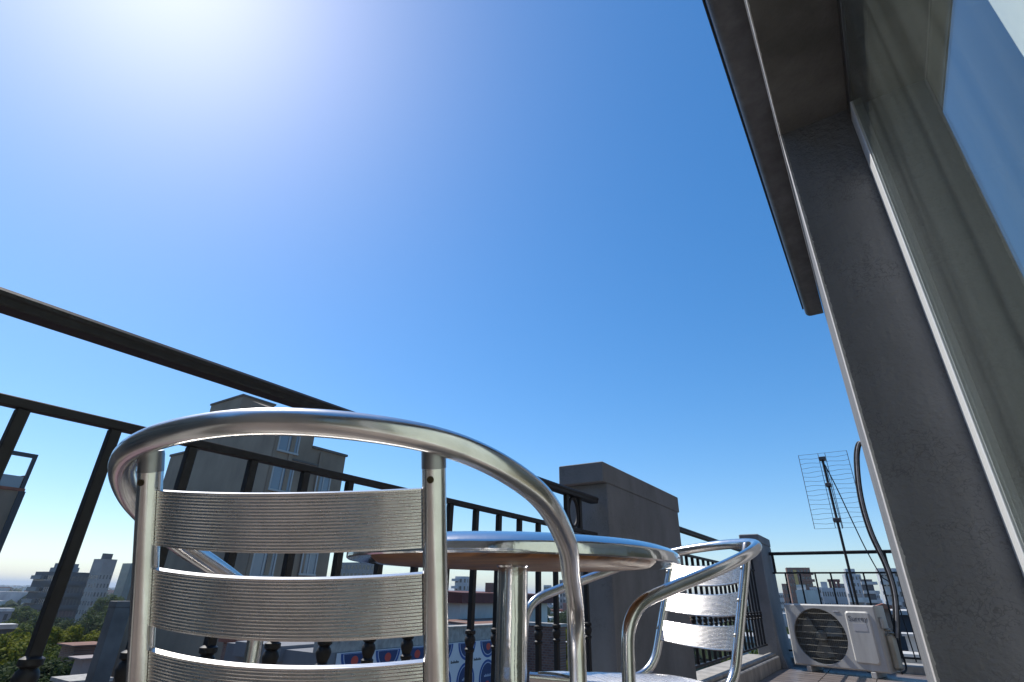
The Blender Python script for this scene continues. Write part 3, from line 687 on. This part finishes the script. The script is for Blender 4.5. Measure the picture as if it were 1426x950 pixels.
tree('small rounded green tree beside the pale tin roof', 12, 871, 48, 'leaf', 0.62, 1)
tree('dark green tree growing low under the terraced grey block', 88, 884, 44, 'leaf2', 0.55, 0)
tree('shaded green tree below the small rounded tree', 22, 905, 40, 'leaf3', 0.7, 1)
tree('leafy green tree rising at the foot of the dark railing', 62, 925, 30, 'leaf2', 0.5, 0)
tree('dark shaded tree filling the space below the yellow-green trees', 48, 899, 27, 'leaf3', 0.42, 1)
tree('dark leafy tree against the red brick outbuilding', 92, 903, 28, 'leaf3', 0.4, 0)
tree('low dark tree at the lower end of the leaning baluster', 10, 921, 24, 'leaf3', 0.42, 0)
tree('dark evergreen tree beside the teal glass tower', 148, 840, 120, 'leaf3', 1.3, 0)
tree('dark tree standing under the pinkish concrete tower', 128, 848, 110, 'leaf3', 1.1, 1)
tree('hazy green tree left of the terraced grey block', 30, 838, 185, 'leaf2', 1.2, 0)
tree('hazy dark tree at the left foot of the terraced grey block', 8, 836, 230, 'leaf3', 1.5, 1)
tree('dark tree against the base of the terraced grey block', 46, 852, 120, 'leaf3', 1.0, 0)
tree('mid green tree hiding the base of the terraced grey block', 84, 852, 130, 'leaf3', 1.1, 1)
tree('small dark tree behind the house with the pale tin roof', 22, 856, 105, 'leaf2', 0.8, 1)
tree('small tree between the pinkish tower and the teal tower', 160, 824, 190, 'leaf2', 1.0, 1)
tree('green tree left of the white house with the dark red roof', 633, 848, 60, 'leaf2', 0.5, 1)
tree('green tree behind the old brick wall', 800, 866, 34, 'leaf', 0.45, 0)
tree('low yellow-green tree at the foot of the grey parapet pier', 778, 905, 30, 'leaf', 0.4, 1)
tree('dark green tree beyond the corner pillar', 1092, 862, 40, 'leaf3', 0.75, 0)
tree('green tree showing between balusters beside the corner pillar', 1058, 880, 26, 'leaf2', 0.6, 1)
tree('grey-green tree below the pale balcony towers', 785, 846, 150, 'leaf3', 1.2, 1)
tree('far green tree right of the balcony tower under the table', 663, 838, 210, 'leaf3', 1.4, 0)

# ---------------------------------------------------------------- beige apartment block behind the near chair
YA, XA = 21.8, -35.9
BA = thing('apartment_block', 'beige apartment block with stepped roofline and pale curtained windows', 'building', (XA, YA, GZ))
def ra(p): return p - Vector((XA, YA, GZ))
z_main = ony(290, 600, YA).z + 0.6 
xl0 = ony(237, 636, YA).x; xl1 = ony(281, 615, YA).x
z_low = ony(258, 631, YA).z; z_blk = ony(316, 558, YA).z
xb0 = ony(293, 567, YA).x; xb1 = ony(338, 552, YA).x
ye = onx(482, 636, XA).y; ys_ = onx(435, 624, XA).y
z_r = onx(458, 630, XA).z; z_hi = onx(420, 590, XA).z
H = lambda z: z - GZ
MB().box(xl1 - XA, 0, 0, ys_ - YA, 0, H(z_hi)).build('wall', 'beige', BA)
MB().box(xl0 - XA, xl1 - XA - 0.002, 0.05, 9, 0, H(z_low)).build('side_wing', 'beige', BA)
MB().box(xl1 - XA + 0.3, -0.05, ys_ - YA + 0.002, ye - YA, 0, H(z_r)).build('end_wing', 'beige', BA)
MB().box(xb0 - XA, xb1 - XA, 0.04, 3.0, H(z_hi) + 0.002, H(z_blk)).build('roof_block', 'beige', BA)
xp0 = ony(351, 558, YA).x; xp1 = ony(378, 558, YA).x; zp = H(ony(352, 558, YA).z)
MB().prism([(xp0 - XA, H(z_hi) + .002), (xp1 - XA, H(z_hi) + .002), (xp1 - XA, zp - 1.1), (xp0 - XA, zp)], 'y', 0.04, 2.6).build('stair_head', 'beige', BA)
MB().box(xl0 - XA - 0.1, xl1 - XA - 0.003, -0.05, 9.1, H(z_low) + 0.001, H(z_low) + 0.18).build('coping', 'beige_dark', BA)
MB().box(xl1 - XA, 0.1, ys_ - YA + 0.003, ye - YA + 0.1, H(z_r) + 0.001, H(z_r) + 0.18).build('coping', 'beige_dark', BA)
MB().box(xb0 - XA - .08, xb1 - XA + .08, -0.05, 3.1, H(z_blk) + 0.001, H(z_blk) + 0.16).build('coping', 'beige_dark', BA)
for yy in (0.05, 1.35, 4.1):
    MB().box(0.002, 0.09, yy, yy + 0.35, 0, (H(z_hi) if yy < 3 else H(z_r)) - 0.2).build('pilaster', 'beige', BA)
def bwin(px0, px1, py0, py1, split=True):
    a = onx(px0, py0, XA); b = onx(px1, py1, XA)
    y0, y1 = sorted((a.y - YA, b.y - YA)); z0, z1 = sorted((H(a.z), H(b.z)))
    return y0, y1, z0, z1
def add_win(y0, y1, z0, z1):
    f_ = MB().box(0.003, 0.10, y0 - .12, y1 + .12, z1, z1 + .12).box(0.003, 0.10, y0 - .12, y0, z0, z1 - .002).box(0.003, 0.10, y1, y1 + .12, z0, z1 - .002).box(0.003, 0.16, y0 - .15, y1 + .15, z0 - .14, z0 - .002).build('window', 'pale_frame', BA)
    MB().box(0.004, 0.03, y0 + .002, y1 - .002, z0 + .002, z1 - .002).build('pane', 'pale_glass', f_)
    MB().box(0.031, 0.08, (y0+y1)/2 - .05, (y0+y1)/2 + .05, z0 + .003, z1 - .003).build('mullion', 'pale_frame', f_)
w1 = (onx(391, 606, XA).y - YA, onx(411, 612, XA).y - YA); w2 = (onx(442, 664, XA).y - YA, onx(462, 668, XA).y - YA)
zt1 = H(onx(400, 606, XA).z) + 0.1; zt2 = H(onx(390, 648, XA).z)
dz = 2.85
for i in range(8):
    zt = zt2 + dz * (1 - i)
    if zt < 2: break
    if zt < H(z_hi) - 0.3: add_win(w1[0], w1[0] + 1.55, zt - 1.75, zt)
    if zt < H(z_r) - 0.3: add_win(w2[0], w2[0] + 1.15, zt - 1.5, zt - .15)
for i in range(6):                                     # thin storey ledges
    z = zt2 + 0.55 - dz*i
    if z > 1 and z < H(z_r) - .3: MB().box(0.004, 0.07, 1.75, 4.05, z, z + .14).build('ledge', 'beige_dark', BA)

# ---------------------------------------------------------------- block at the far left with a roof pergola
XB = -58.0
pB = onx(47, 662, XB); zB = onx(40, 664, XB).z - 1.2; yB = onx(40, 664, XB).y
BB = thing('apartment_block', 'cream apartment block with steel pergola frame and glass balustrade on its roof', 'building', (XB, yB, GZ))
MB().box(-12, 0, -26, 0, 0, H(zB)).build('wall', 'beige', BB)
MB().box(0.002, 0.18, -0.25, 0.18, 0, H(zB) - .01).build('corner_pilaster', 'grey_dark', BB)
MB().box(-12.1, 0.12, -26.1, 0.1, H(zB) + .002, H(zB) + .22).build('coping', 'terracotta', BB)
MB().box(-0.06, -0.02, -26, -0.3, H(zB) + .23, H(zB) + 1.15).build('glass_balustrade', 'pale_glass', BB)
MB().prism([(-0.05, H(zB) + .23), (-2.4, H(zB) + .23), (-2.4, H(zB) + .5), (-0.05, H(zB) + 1.35)], 'x', -0.5, -0.2).build('roof_gable', 'terracotta', BB)
pt = onx(47, 638, XB).z
MB().box(-0.25, 0.0, -26, 0.05, H(pt), H(pt) + .32).box(-0.25, 0, -0.22, 0.05, H(zB) + .24, H(pt) - .002).box(-0.25, 0, -9.2, -8.9, H(zB) + .24, H(pt) - .002).build('pergola_frame', 'grey_dark', BB)
for i in range(5):
    z = H(zB) - 2.3 - i*2.9
    for y in (-5.6, -10.5, -15.5):
        MB().box(0.003, 0.9, y, y + 3.4, z, z + .85).build('balcony', 'white_far', BB)
        f_ = MB().box(0.004, 0.06, y + .5, y + 2.9, z + .9, z + 1.9).build('window', 'far_glass', BB)

# ---------------------------------------------------------------- unseen block added beside the terrace so the chair slats mirror something dark
BS = thing('apartment_block', 'unseen brown block added beside the terrace for the near chair slats to mirror', 'building', (-9.5, -2.5, GZ))
MB().box(-11, 0, -16, 0, 0, 25).build('wall', 'beige', BS); MB().box(-11.1, .12, -16.1, .12, 25.002, 25.2).build('coping', 'beige_dark', BS)
for i in range(6):
    for y in (-3.2, -7.2, -11.2):
        f_ = MB().box(0.003, .08, y, y + 1.5, 8.4 + i*2.8, 10.0 + i*2.8).build('window', 'pale_frame', BS); MB().box(.081, .09, y + .1, y + 1.4, 8.5 + i*2.8, 9.9 + i*2.8).build('pane', 'far_glass', f_)
# ---------------------------------------------------------------- distant towers
def tower(name, label, px0, px1, pyt, d, m, rz=0.0, ratio=0.8, group=None):
    """box tower whose silhouette spans px0..px1 and tops out at pyt, at range d; returns empty, half sizes, height"""
    pm_ = (px0 + px1) / 2; c = rng(pm_, pyt, d); hy = 815 + 0.0216*pm_
    a0_ = ray(px0, pyt); a1_ = ray(px1, pyt)
    wang = abs(math.atan2(a1_.x, a1_.y) - math.atan2(a0_.x, a0_.y)); wproj = 2*d*math.tan(wang/2)
    az = math.atan2(c.x, c.y); th_ = az + rz            # angle between view azimuth and the tower's y axis
    wx = wproj / (abs(math.cos(th_)) + ratio*abs(math.sin(th_))); wy = wx*ratio
    T = thing(name, label, 'building', (c.x, c.y, GZ), rz, group)
    h = c.z - GZ
    MB().box(-wx/2, wx/2, -wy/2, wy/2, 0, h).build('wall', m, T)
    return T, wx/2, wy/2, h
def window_grid(T, hx, hy, h, nx, ny, sill=1.0, wh=1.5, m='far_glass', st=3.0, zt=1.0, fill=0.6):
    b = MB(); n = int((h - zt) / st)
    for i in range(n):
        z = h - zt - wh - i*st
        if z < 1: break
        for j in range(nx):
            x = -hx + 2*hx*(j + .5)/nx; q = 2*hx/nx*fill/2; b.box(x - q, x + q, -hy - .05, -hy + .05, z, z + wh)
        for j in range(ny):
            y = -hy + 2*hy*(j + .5)/ny; q = 2*hy/ny*fill/2; b.box(hx - .05, hx + .05, y - q, y + q, z, z + wh)
    tag(b.build('window_rows', m, T), kind='stuff')
def balconies(T, hx, hy, h, out=1.4, st=3.0, m='white_far', zt=2.0, x0=None, x1=None, n=99, side=True):
    x0 = -hx if x0 is None else x0; x1 = hx if x1 is None else x1
    me = MB().box(x0, x1, -hy - out, -hy - .01, 0, 1.0).mesh('balcony', m)
    me2 = MB().box(hx + .01, hx + out, -hy*0.8, hy*0.8, 0, 1.0).mesh('balcony', m)
    for i in range(min(n, int((h - zt)/st))):
        z = h - zt - 1 - i*st
        if z < 2: break
        obj('balcony', me, T, (0, 0, z))
        if side: obj('balcony', me2, T, (0, 0, z + .02))
# stepped terraced block
T, hx, hy, h = tower('terraced_block', 'dark grey terraced apartment block stepping up behind the trees', 50, 126, 797, 215, 'grey_dark', 0.1, 0.6)
window_grid(T, hx, hy, h, 13, 9, fill=0.55)
balconies(T, hx, hy, h, 0.9, 3.1, 'grey_far', 1.0, -hx*0.95, -hx*0.1, side=False)
balconies(T, hx, hy, h, 0.8, 3.1, 'grey_dark', 2.4, hx*0.15, hx*0.9, side=True)
def step_box(T, d, px0, px1, py0, py1, hy, m, name, yo=0):
    a = rng(px0, py0, d); b = rng(px1, py0, d); inv = T.matrix_world.inverted() if False else None
    R_ = Matrix.Rotation(-T.rotation_euler.z, 3, 'Z'); la = R_ @ (a - T.location); lb_ = R_ @ (b - T.location)
    z0 = rng(px0, py1, d).z - GZ
    MB().box(min(la.x, lb_.x), max(la.x, lb_.x), -hy*.7 + yo, hy*.7 + yo, z0, la.z).build(name, m, T)
step_box(T, 215, 92, 112, 785, 797.3, hy, 'grey_far', 'upper_storey')
step_box(T, 215, 112.3, 124, 791, 797.2, hy, 'grey_far', 'upper_storey')
step_box(T, 215, 62, 91.7, 790, 797.2, hy, 'grey_far', 'upper_storey')
step_box(T, 215, 40, 50, 810, 870, hy, 'grey_dark', 'lower_terrace')
step_box(T, 215, 32, 39.7, 822, 872, hy*.9, 'grey_dark', 'lower_terrace')
T, hx, hy, h = tower('concrete_tower', 'pinkish concrete tower with roof tank beside the terraced block', 131, 164, 779, 290, 'pink_grey', 0.15, 0.7)
window_grid(T, hx, hy, h, 4, 4, fill=0.4, st=3.2, zt=6)
step_box(T, 290, 147, 157, 771, 779.2, hy, 'grey_dark', 'roof_tank')
T, hx, hy, h = tower('glass_tower', 'teal glass tower half hidden by the near chair post', 171, 200, 785, 330, 'teal_glass', 0.1, 0.8)
window_grid(T, hx, hy, h, 7, 4, fill=0.85, wh=2.3, st=3.2, m='teal_glass')
MB().tube([(0, 0, h), (0, 0, h + 6)], 0.25, 6).build('roof_mast', 'grey_dark', T)
T, hx, hy, h = tower('balcony_tower', 'pale slim tower with rounded balconies seen under the table top', 634, 657, 803, 260, 'pale_tower', 0.2, 0.8)
window_grid(T, hx, hy, h, 3, 3, fill=0.4); balconies(T, hx, hy, h, 1.6, 3.0, 'pale_tower', 1.0, -hx*1.3, -hx*0.2, side=False)
T, hx, hy, h = tower('far_tower', 'grey tower with a column of white balconies behind the far chair arm', 779, 800, 808, 330, 'grey_far', 0.1, 0.8)
window_grid(T, hx, hy, h, 4, 3); balconies(T, hx, hy, h, 1.6, 3.0, 'white_far', 6.0, hx*0.0, hx*0.7, side=False)
T, hx, hy, h = tower('far_tower', 'bluish grey slab block showing right of the table column', 757, 768, 815, 380, 'pale_tower', 0.1, 0.8)
window_grid(T, hx, hy, h, 4, 3)
T, hx, hy, h = tower('far_block', 'grey flat roofed block peeping below the table rim behind the near chair', 474, 522, 784, 240, 'grey_far', 0.1, 0.6)
window_grid(T, hx, hy, h, 6, 3)
# skyline over the condenser
T, hx, hy, h = tower('brick_tower', 'brown brick tower with a vertical ochre stripe behind the end railing', 1093, 1127, 791, 300, 'brown_tower', 0.2, 0.7)
window_grid(T, hx, hy, h, 7, 4, fill=0.45, wh=1.2, st=2.9)
MB().box(-hx*0.45, -hx*0.18, -hy - .4, -hy - .06, 2, h - 1).build('ochre_stripe', 'yellow_band', T)
balconies(T, hx, hy, h, 1.2, 2.9, 'brown_tower', 2, hx*0.2, hx, side=True)
T, hx, hy, h = tower('brick_tower', 'smaller brown brick tower left of the ochre striped tower', 1088, 1096, 813, 280, 'brown_tower', 0.2, 0.8)
window_grid(T, hx, hy, h, 2, 2, fill=0.5)
T, hx, hy, h = tower('white_block', 'low white flat block below the ochre striped tower', 1108, 1140, 822, 120, 'white_far', 0.05, 0.7)
window_grid(T, hx, hy, h, 4, 3, fill=0.4, zt=2.2); MB().box(-hx*.9, -hx*.1, -hy*.6, hy*.6, h + .002, h + .9).build('roof_room', 'white_far', T)
T, hx, hy, h = tower('grey_block', 'grey stepped block with an open red frame on its roof', 1143, 1176, 819, 190, 'pale_tower', 0.1, 0.7)
window_grid(T, hx, hy, h, 10, 6, fill=0.5, wh=1.2)
rf = MB()
for x in (-.25, .1, .45): rf.box(hx*x, hx*x + .7, -1, -.4, h + .002, h + 1.6)
rf.box(-hx*.25 - .2, hx*.45 + .9, -1.05, -.35, h + 1.602, h + 2.3); rf.build('roof_frame', 'red_roof', T)
MB().box(-hx*.95, -hx*.4, -hy*.6, hy*.6, h + .002, h + 1.6).build('roof_room', 'pale_tower', T)
T, hx, hy, h = tower('pale_tower', 'pale grey rounded tower between the red framed block and the balcony tower', 1172, 1198, 800, 330, 'pale_tower', 0.25, 0.9)
window_grid(T, hx, hy, h, 5, 4, fill=0.4); MB().box(-hx*.7, hx*.5, -hy*.6, hy*.6, h + .002, h + 2.5).build('roof_room', 'pale_tower', T)
T, hx, hy, h = tower('balcony_tower', 'grey tower banded by white balconies beside the pale rounded tower', 1197, 1214, 807, 250, 'grey_dark', 0.1, 0.8)
balconies(T, hx, hy, h, 1.5, 3.0, 'white_far', 0.8)
T, hx, hy, h = tower('low_block', 'low block with striped white balconies below the pale rounded tower', 1180, 1200, 827, 160, 'grey_far', 0.1, 0.8)
balconies(T, hx, hy, h, 1.2, 2.9, 'white_far', 0.8)
T, hx, hy, h = tower('balcony_tower', 'tall pale tower with projecting balconies behind the pipes', 1218, 1256, 792, 230, 'pale_tower', 0.15, 0.8)
window_grid(T, hx, hy, h, 5, 4, fill=0.6); balconies(T, hx, hy, h, 1.8, 3.0, 'white_far', 1.0, -hx*1.15, hx*0.1, side=True)
T, hx, hy, h = tower('low_house', 'low brown roofed house under the tall pale balcony tower', 1212, 1250, 848, 70, 'brick', 0.1, 0.6)
MB().prism([(-hx - .4, h), (hx + .4, h), (0, h + .5)], 'y', -hy - .4, hy + .4).build('roof', 'terracotta', T)

T, hx, hy, h = tower('far_block', 'hazy pale block filling the skyline right of the ochre striped tower', 1127, 1150, 818, 290, 'pale_tower', 0.1, 0.7)
window_grid(T, hx, hy, h, 9, 5, wh=1.2)
T, hx, hy, h = tower('far_block', 'hazy grey slab between the red framed block and the pale rounded tower', 1160, 1180, 813, 340, 'grey_far', 0.1, 0.7)
window_grid(T, hx, hy, h, 8, 5, wh=1.2)
T, hx, hy, h = tower('far_block', 'hazy low slab between the two balcony towers', 1206, 1224, 826, 320, 'pale_tower', 0.1, 0.7)
window_grid(T, hx, hy, h, 8, 5, wh=1.2)
T, hx, hy, h = tower('far_block', 'hazy white slab behind the brown brick towers', 1072, 1092, 826, 330, 'white_far', 0.1, 0.7)
window_grid(T, hx, hy, h, 8, 5, wh=1.2)
# ---------------------------------------------------------------- nearer rooftops
# neighbour block carrying the banner
XN = -8.6
y0n, y1n = 7.0, 13.2; zn = onx(655, 871, XN).z
NB = thing('neighbour_block', 'neighbouring block with cement parapet below the railing', 'building', (XN, y0n, GZ))
MB().box(-3, 0, 0, y1n - y0n, 0, H(zn) - .32).build('wall', 'grey_far', NB)
MB().box(-.25, 0.0, -0.02, y1n - y0n + .02, H(zn) - .319, H(zn) - .03).build('parapet', 'kerb', NB)
MB().box(-.3, 0.04, -0.05, y1n - y0n + .05, H(zn) - .029, H(zn)).build('coping', 'kerb', NB)
zb1 = zn - 0.33
BN = thing('banner', 'white banner printed with blue oval emblems on the neighbouring parapet', 'banner', (XN + 0.012, 7.3, zb1 - 2.4))
MB().box(0, 0.012, 0, 5.2, 0, 2.4).build('sheet', 'banner_white', BN)
def oval(ry, rz_, zc, ztop, n=40):                     # ellipse about height zc, cut off by the sheet's upper edge
    return [(ry*math.cos(2*math.pi*i/n), min(zc + rz_*math.sin(2*math.pi*i/n), ztop)) for i in range(n)]
lt = MB()
for i in range(6): lt.box(0.0187, 0.0200, -.13 + i*.045, -.10 + i*.045, .02, .055 + .02*(i % 2))
E5 = lt.mesh('emblem_lettering', 'logo_ring')
cap_ = MB()
for i in range(9): cap_.box(0.0125, 0.0140, -.14 + i*.032, -.115 + i*.032, 0, .035 + .02*((i*5) % 3 == 0))
E6 = cap_.mesh('lettering', 'ink')
E4 = MB().prism([(.085*math.cos(2*math.pi*i/20), -.14 + .075*math.sin(2*math.pi*i/20)) for i in range(20)], 'x', 0.0187, 0.0200).mesh('emblem_mark', 'logo_red')
for r_ in range(3):
    zc = 2.40 - r_*.78
    e1 = MB().prism(oval(.33, .37, 0, 2.385 - zc), 'x', 0.0125, 0.0155).mesh('oval_emblem', 'logo_blue')
    e2 = MB().prism(oval(.28, .32, 0, 2.375 - zc), 'x', 0.0157, 0.0170).mesh('emblem_ring', 'logo_ring')
    e3 = MB().prism(oval(.262, .30, 0, 2.37 - zc), 'x', 0.0172, 0.0185).mesh('emblem_field', 'logo_navy')
    for i in range(6):
        y = .42 + i*.84
        o = obj('oval_emblem', e1, BN, (0, y, zc))
        obj('emblem_ring', e2, o); obj('emblem_field', e3, o); obj('emblem_mark', E4, o)
        if r_: obj('emblem_lettering', E5, o)
        if i < 5: obj('lettering', E6, BN, (0, y + .42, zc - .40))
# white house with dark red roof
XH = -19.0
h0 = onx(640, 868, XH); h1 = onx(692, 842, XH)
HH = thing('house', 'white house with dark red roof seen through the balusters under the table', 'house', (XH, h0.y, GZ))
hw_ = 9.0; ht = H(onx(665, 840, XH).z); hr = H(onx(665, 823, XH).z)
MB().box(-6, 0, 0, hw_, 0, ht).build('wall', 'white_far', HH)
MB().prism([(0.35, ht + .002), (0.25, hr - .1), (-3, hr), (-6.3, hr - .1), (-6.35, ht + .002)], 'y', -0.3, hw_ + .3).build('roof', 'red_roof', HH)
MB().box(-.8, -.4, 3.2, 3.6, hr - .05, hr + .45).build('chimney', 'brick', HH)
MB().box(0.003, 0.06, 4.2, 5.4, ht - 2.3, ht - 1.0).build('window', 'far_glass', HH)
LS = thing('lean_to', 'dark low lean-to shed against the white house', 'shed', (XH + 1.2, h0.y - 1.5, GZ))
zl = H(onx(655, 864, XH + 1.2).z)
MB().box(-1.1, 1.6, 0, 4.6, 0, zl - .25).build('wall', 'grey_dark', LS); MB().prism([(-1.15, zl - .1), (1.8, zl - .249), (1.8, zl - .15), (-1.15, zl)], 'y', -.2, 4.8).build('roof', 'brick', LS)
# old brick wall right of the table column
pw = rng(760, 868, 17)
BW = thing('brick_wall', 'old reddish brick party wall right of the table column', 'wall', (pw.x, pw.y, GZ))
MB().box(-1.6, .45, 0, .35, 0, H(pw.z) - .08).build('masonry', 'brick', BW); MB().box(-1.65, .5, -.05, .4, H(pw.z) - .079, H(pw.z)).build('coping', 'kerb', BW)
# flat roofs on the left
def flat_house(label, px, py, d, wx, wy, mw, mr, rz=0.0, par=0.25, name='house'):
    p = rng(px, py, d)
    T = thing(name, label, 'house', (p.x, p.y, GZ), rz)
    MB().box(-wx/2, wx/2, -wy/2, wy/2, 0, H(p.z) - par).build('wall', mw, T)
    MB().box(-wx/2 - .15, wx/2 + .15, -wy/2 - .15, wy/2 + .15, H(p.z) - par + .002, H(p.z)).build('roof', mr, T)
    for s in (-.3, .2): MB().box(wx/2 + .003, wx/2 + .05, wy*s - wy*.1, wy*s + wy*.1, H(p.z) - 2.3, H(p.z) - 1.1).build('window', 'far_glass', T)
    return T
flat_house('house with pale tin roof behind the small rounded tree', 5, 869, 75, 1.5, 1.5, 'grey_dark', 'tin', par=.4)
flat_house('far grey house with pale roof at the foot of the terraced block', 4, 847, 170, 3, 3, 'grey_far', 'tin', par=.6)
flat_house('red brick outbuilding wall below the yellow-green trees', 117, 896, 30, 1.3, 1.0, 'brick', 'brick', par=.05)
flat_house('small grey rendered rooftop room beside the red brick outbuilding', 128, 914, 22, 0.6, 0.6, 'pink_grey', 'pink_grey', par=.03)
flat_house('pale flat roof slab below the grey rooftop room', 115, 943, 18, 0.8, 0.6, 'white_far', 'kerb', par=.08)
flat_house('white roofed house seen past the old brick wall', 795, 892, 40, 3, 3, 'grey_far', 'tin')
flat_house('brown roofed house glimpsed between the back slats of the near chair', 395, 884, 25, 3, 3, 'brick', 'terracotta')
flat_house('pale wall with air duct glimpsed between the back slats', 412, 893, 13, 1.2, 1.4, 'white_far', 'grey_far')
flat_house('low cream house beyond the corner pillar', 1075, 885, 30, 3, 3, 'white_far', 'tin')
M['stack_grey'] = mat('weathered_cement', (0.17, 0.165, 0.155), 0.9, noise=2.5, col2=(0.11, 0.108, 0.10))
pc = rng(170, 837, 15)
CS = thing('chimney_stack', 'tall grey rendered chimney stack beside the near chair post', 'chimney', (pc.x, pc.y, GZ))
MB().cbox(-.16, .16, -.16, .16, 0, H(pc.z) - .12, .01).build('shaft', 'stack_grey', CS); MB().cbox(-.165, .165, -.165, .165, H(pc.z) - .119, H(pc.z), .01).build('cap', 'stack_grey', CS)
# neighbour roof behind the condenser
NR = thing('neighbour_roof', 'dark rooftop tank room with white coping beyond the end railing', 'building', (0.6, 11.5, GZ))
zr = H(ony(1268, 851, 11.5).z)
MB().box(-.72, 3, 0, 3, 0, zr - .06).build('wall', 'grey_dark', NR); MB().box(-.75, 3.05, -.05, 3.05, zr - .059, zr).build('coping', 'white_far', NR)
NR2 = thing('neighbour_roof', 'white stepped rooftop wall below the dark tank room', 'building', (0.5, 9.4, GZ))
for k_, (pa, x0_, m_) in enumerate(((883, -.52, 'white_far'), (911, -.58, 'kerb'), (932, -.66, 'white_far'))):
    zz = H(ony(1270, pa, 9.4 - k_*.45).z)
    MB().box(x0_, 2.5, -k_*.45, .6 - k_*.45 - .16, 0, zz - .03).build('wall', m_, NR2); MB().box(x0_ - .03, 2.55, -k_*.45 - .03, .6 - k_*.45 - .13, zz - .029, zz).build('coping', 'white_far', NR2)
MB().box(-.25, .2, -.18, -.002, zz + .35, zz + .62).build('vent_box', 'white_far', NR2)

# ---------------------------------------------------------------- far city carpet (nobody could count it)
rd = random.Random(3); tb = MB(); hb = MB(); hb2 = MB()
def blob(b, x, y, z, r, hz):
    n = 7; vs = [(x, y, z + hz)]; 
    for k_, (q, v) in enumerate(((.62, .78), (1, .3), (.85, 0))):
        for j in range(n): a = 2*math.pi*(j + k_*.5)/n + rd.uniform(-.2, .2); s = rd.uniform(.8, 1.2); vs.append((x + r*q*s*math.cos(a), y + r*q*s*math.sin(a), z + hz*v*rd.uniform(.85, 1.15)))
    fs = [(0, 1 + j, 1 + (j+1) % n) for j in range(n)]
    for k_ in range(2):
        for j in range(n): a = 1+k_*n+j; c = 1+k_*n+(j+1) % n; fs.append((a, a+n, c+n, c))
    b.add(vs, fs)
for i in range(9000):
    d = 150 * (5200/150) ** (rd.random() ** 0.8); az = rad(rd.uniform(-82, 6)); x, y = d*math.sin(az), d*math.cos(az)
    u = rd.random()
    if -79 < math.degrees(az) < -65 and d < 320: continue
    if u < 0.62:
        s = 1 + d/2500; blob(tb, x, y, GZ, rd.uniform(2.5, 5)*s, rd.uniform(6, 11.5))
    else:
        w_ = rd.uniform(4, 9)*(1 + d/4000); l_ = rd.uniform(5, 11)*(1 + d/4000); h_ = rd.uniform(3.5, 9.5) if rd.random() < .9 else rd.uniform(9, 14)
        (hb if rd.random() < .6 else hb2).box(x - w_/2, x + w_/2, y - l_/2, y + l_/2, GZ + .01, GZ + h_)
tag(tb.build('distant_treetops', 'leaf3'), 'dark green treetops spreading to the horizon between rooftops', 'trees', kind='stuff')
tag(hb.build('distant_rooftops', 'white_far'), 'pale low rooftops spreading to the horizon', 'houses', kind='stuff')
tag(hb2.build('distant_rooftops', 'terracotta'), 'reddish low rooftops scattered towards the horizon', 'houses', kind='stuff')

# ---------------------------------------------------------------- thin summer haze over the city
hz = MB().box(-15200, 15200, -15200, 15200, GZ - 1, 46)
hm = bpy.data.materials.new('haze'); hm.use_nodes = True; hn = hm.node_tree.nodes; hn.clear()
ho = hn.new('ShaderNodeOutputMaterial'); hv = hn.new('ShaderNodeVolumePrincipled')
hv.inputs['Color'].default_value = (0.66, 0.76, 0.88, 1); hv.inputs['Density'].default_value = 0.00022; hv.inputs['Anisotropy'].default_value = 0.2
hm.node_tree.links.new(hv.outputs[0], ho.inputs['Volume'])
tag(hz.build('haze', hm), kind='stuff')
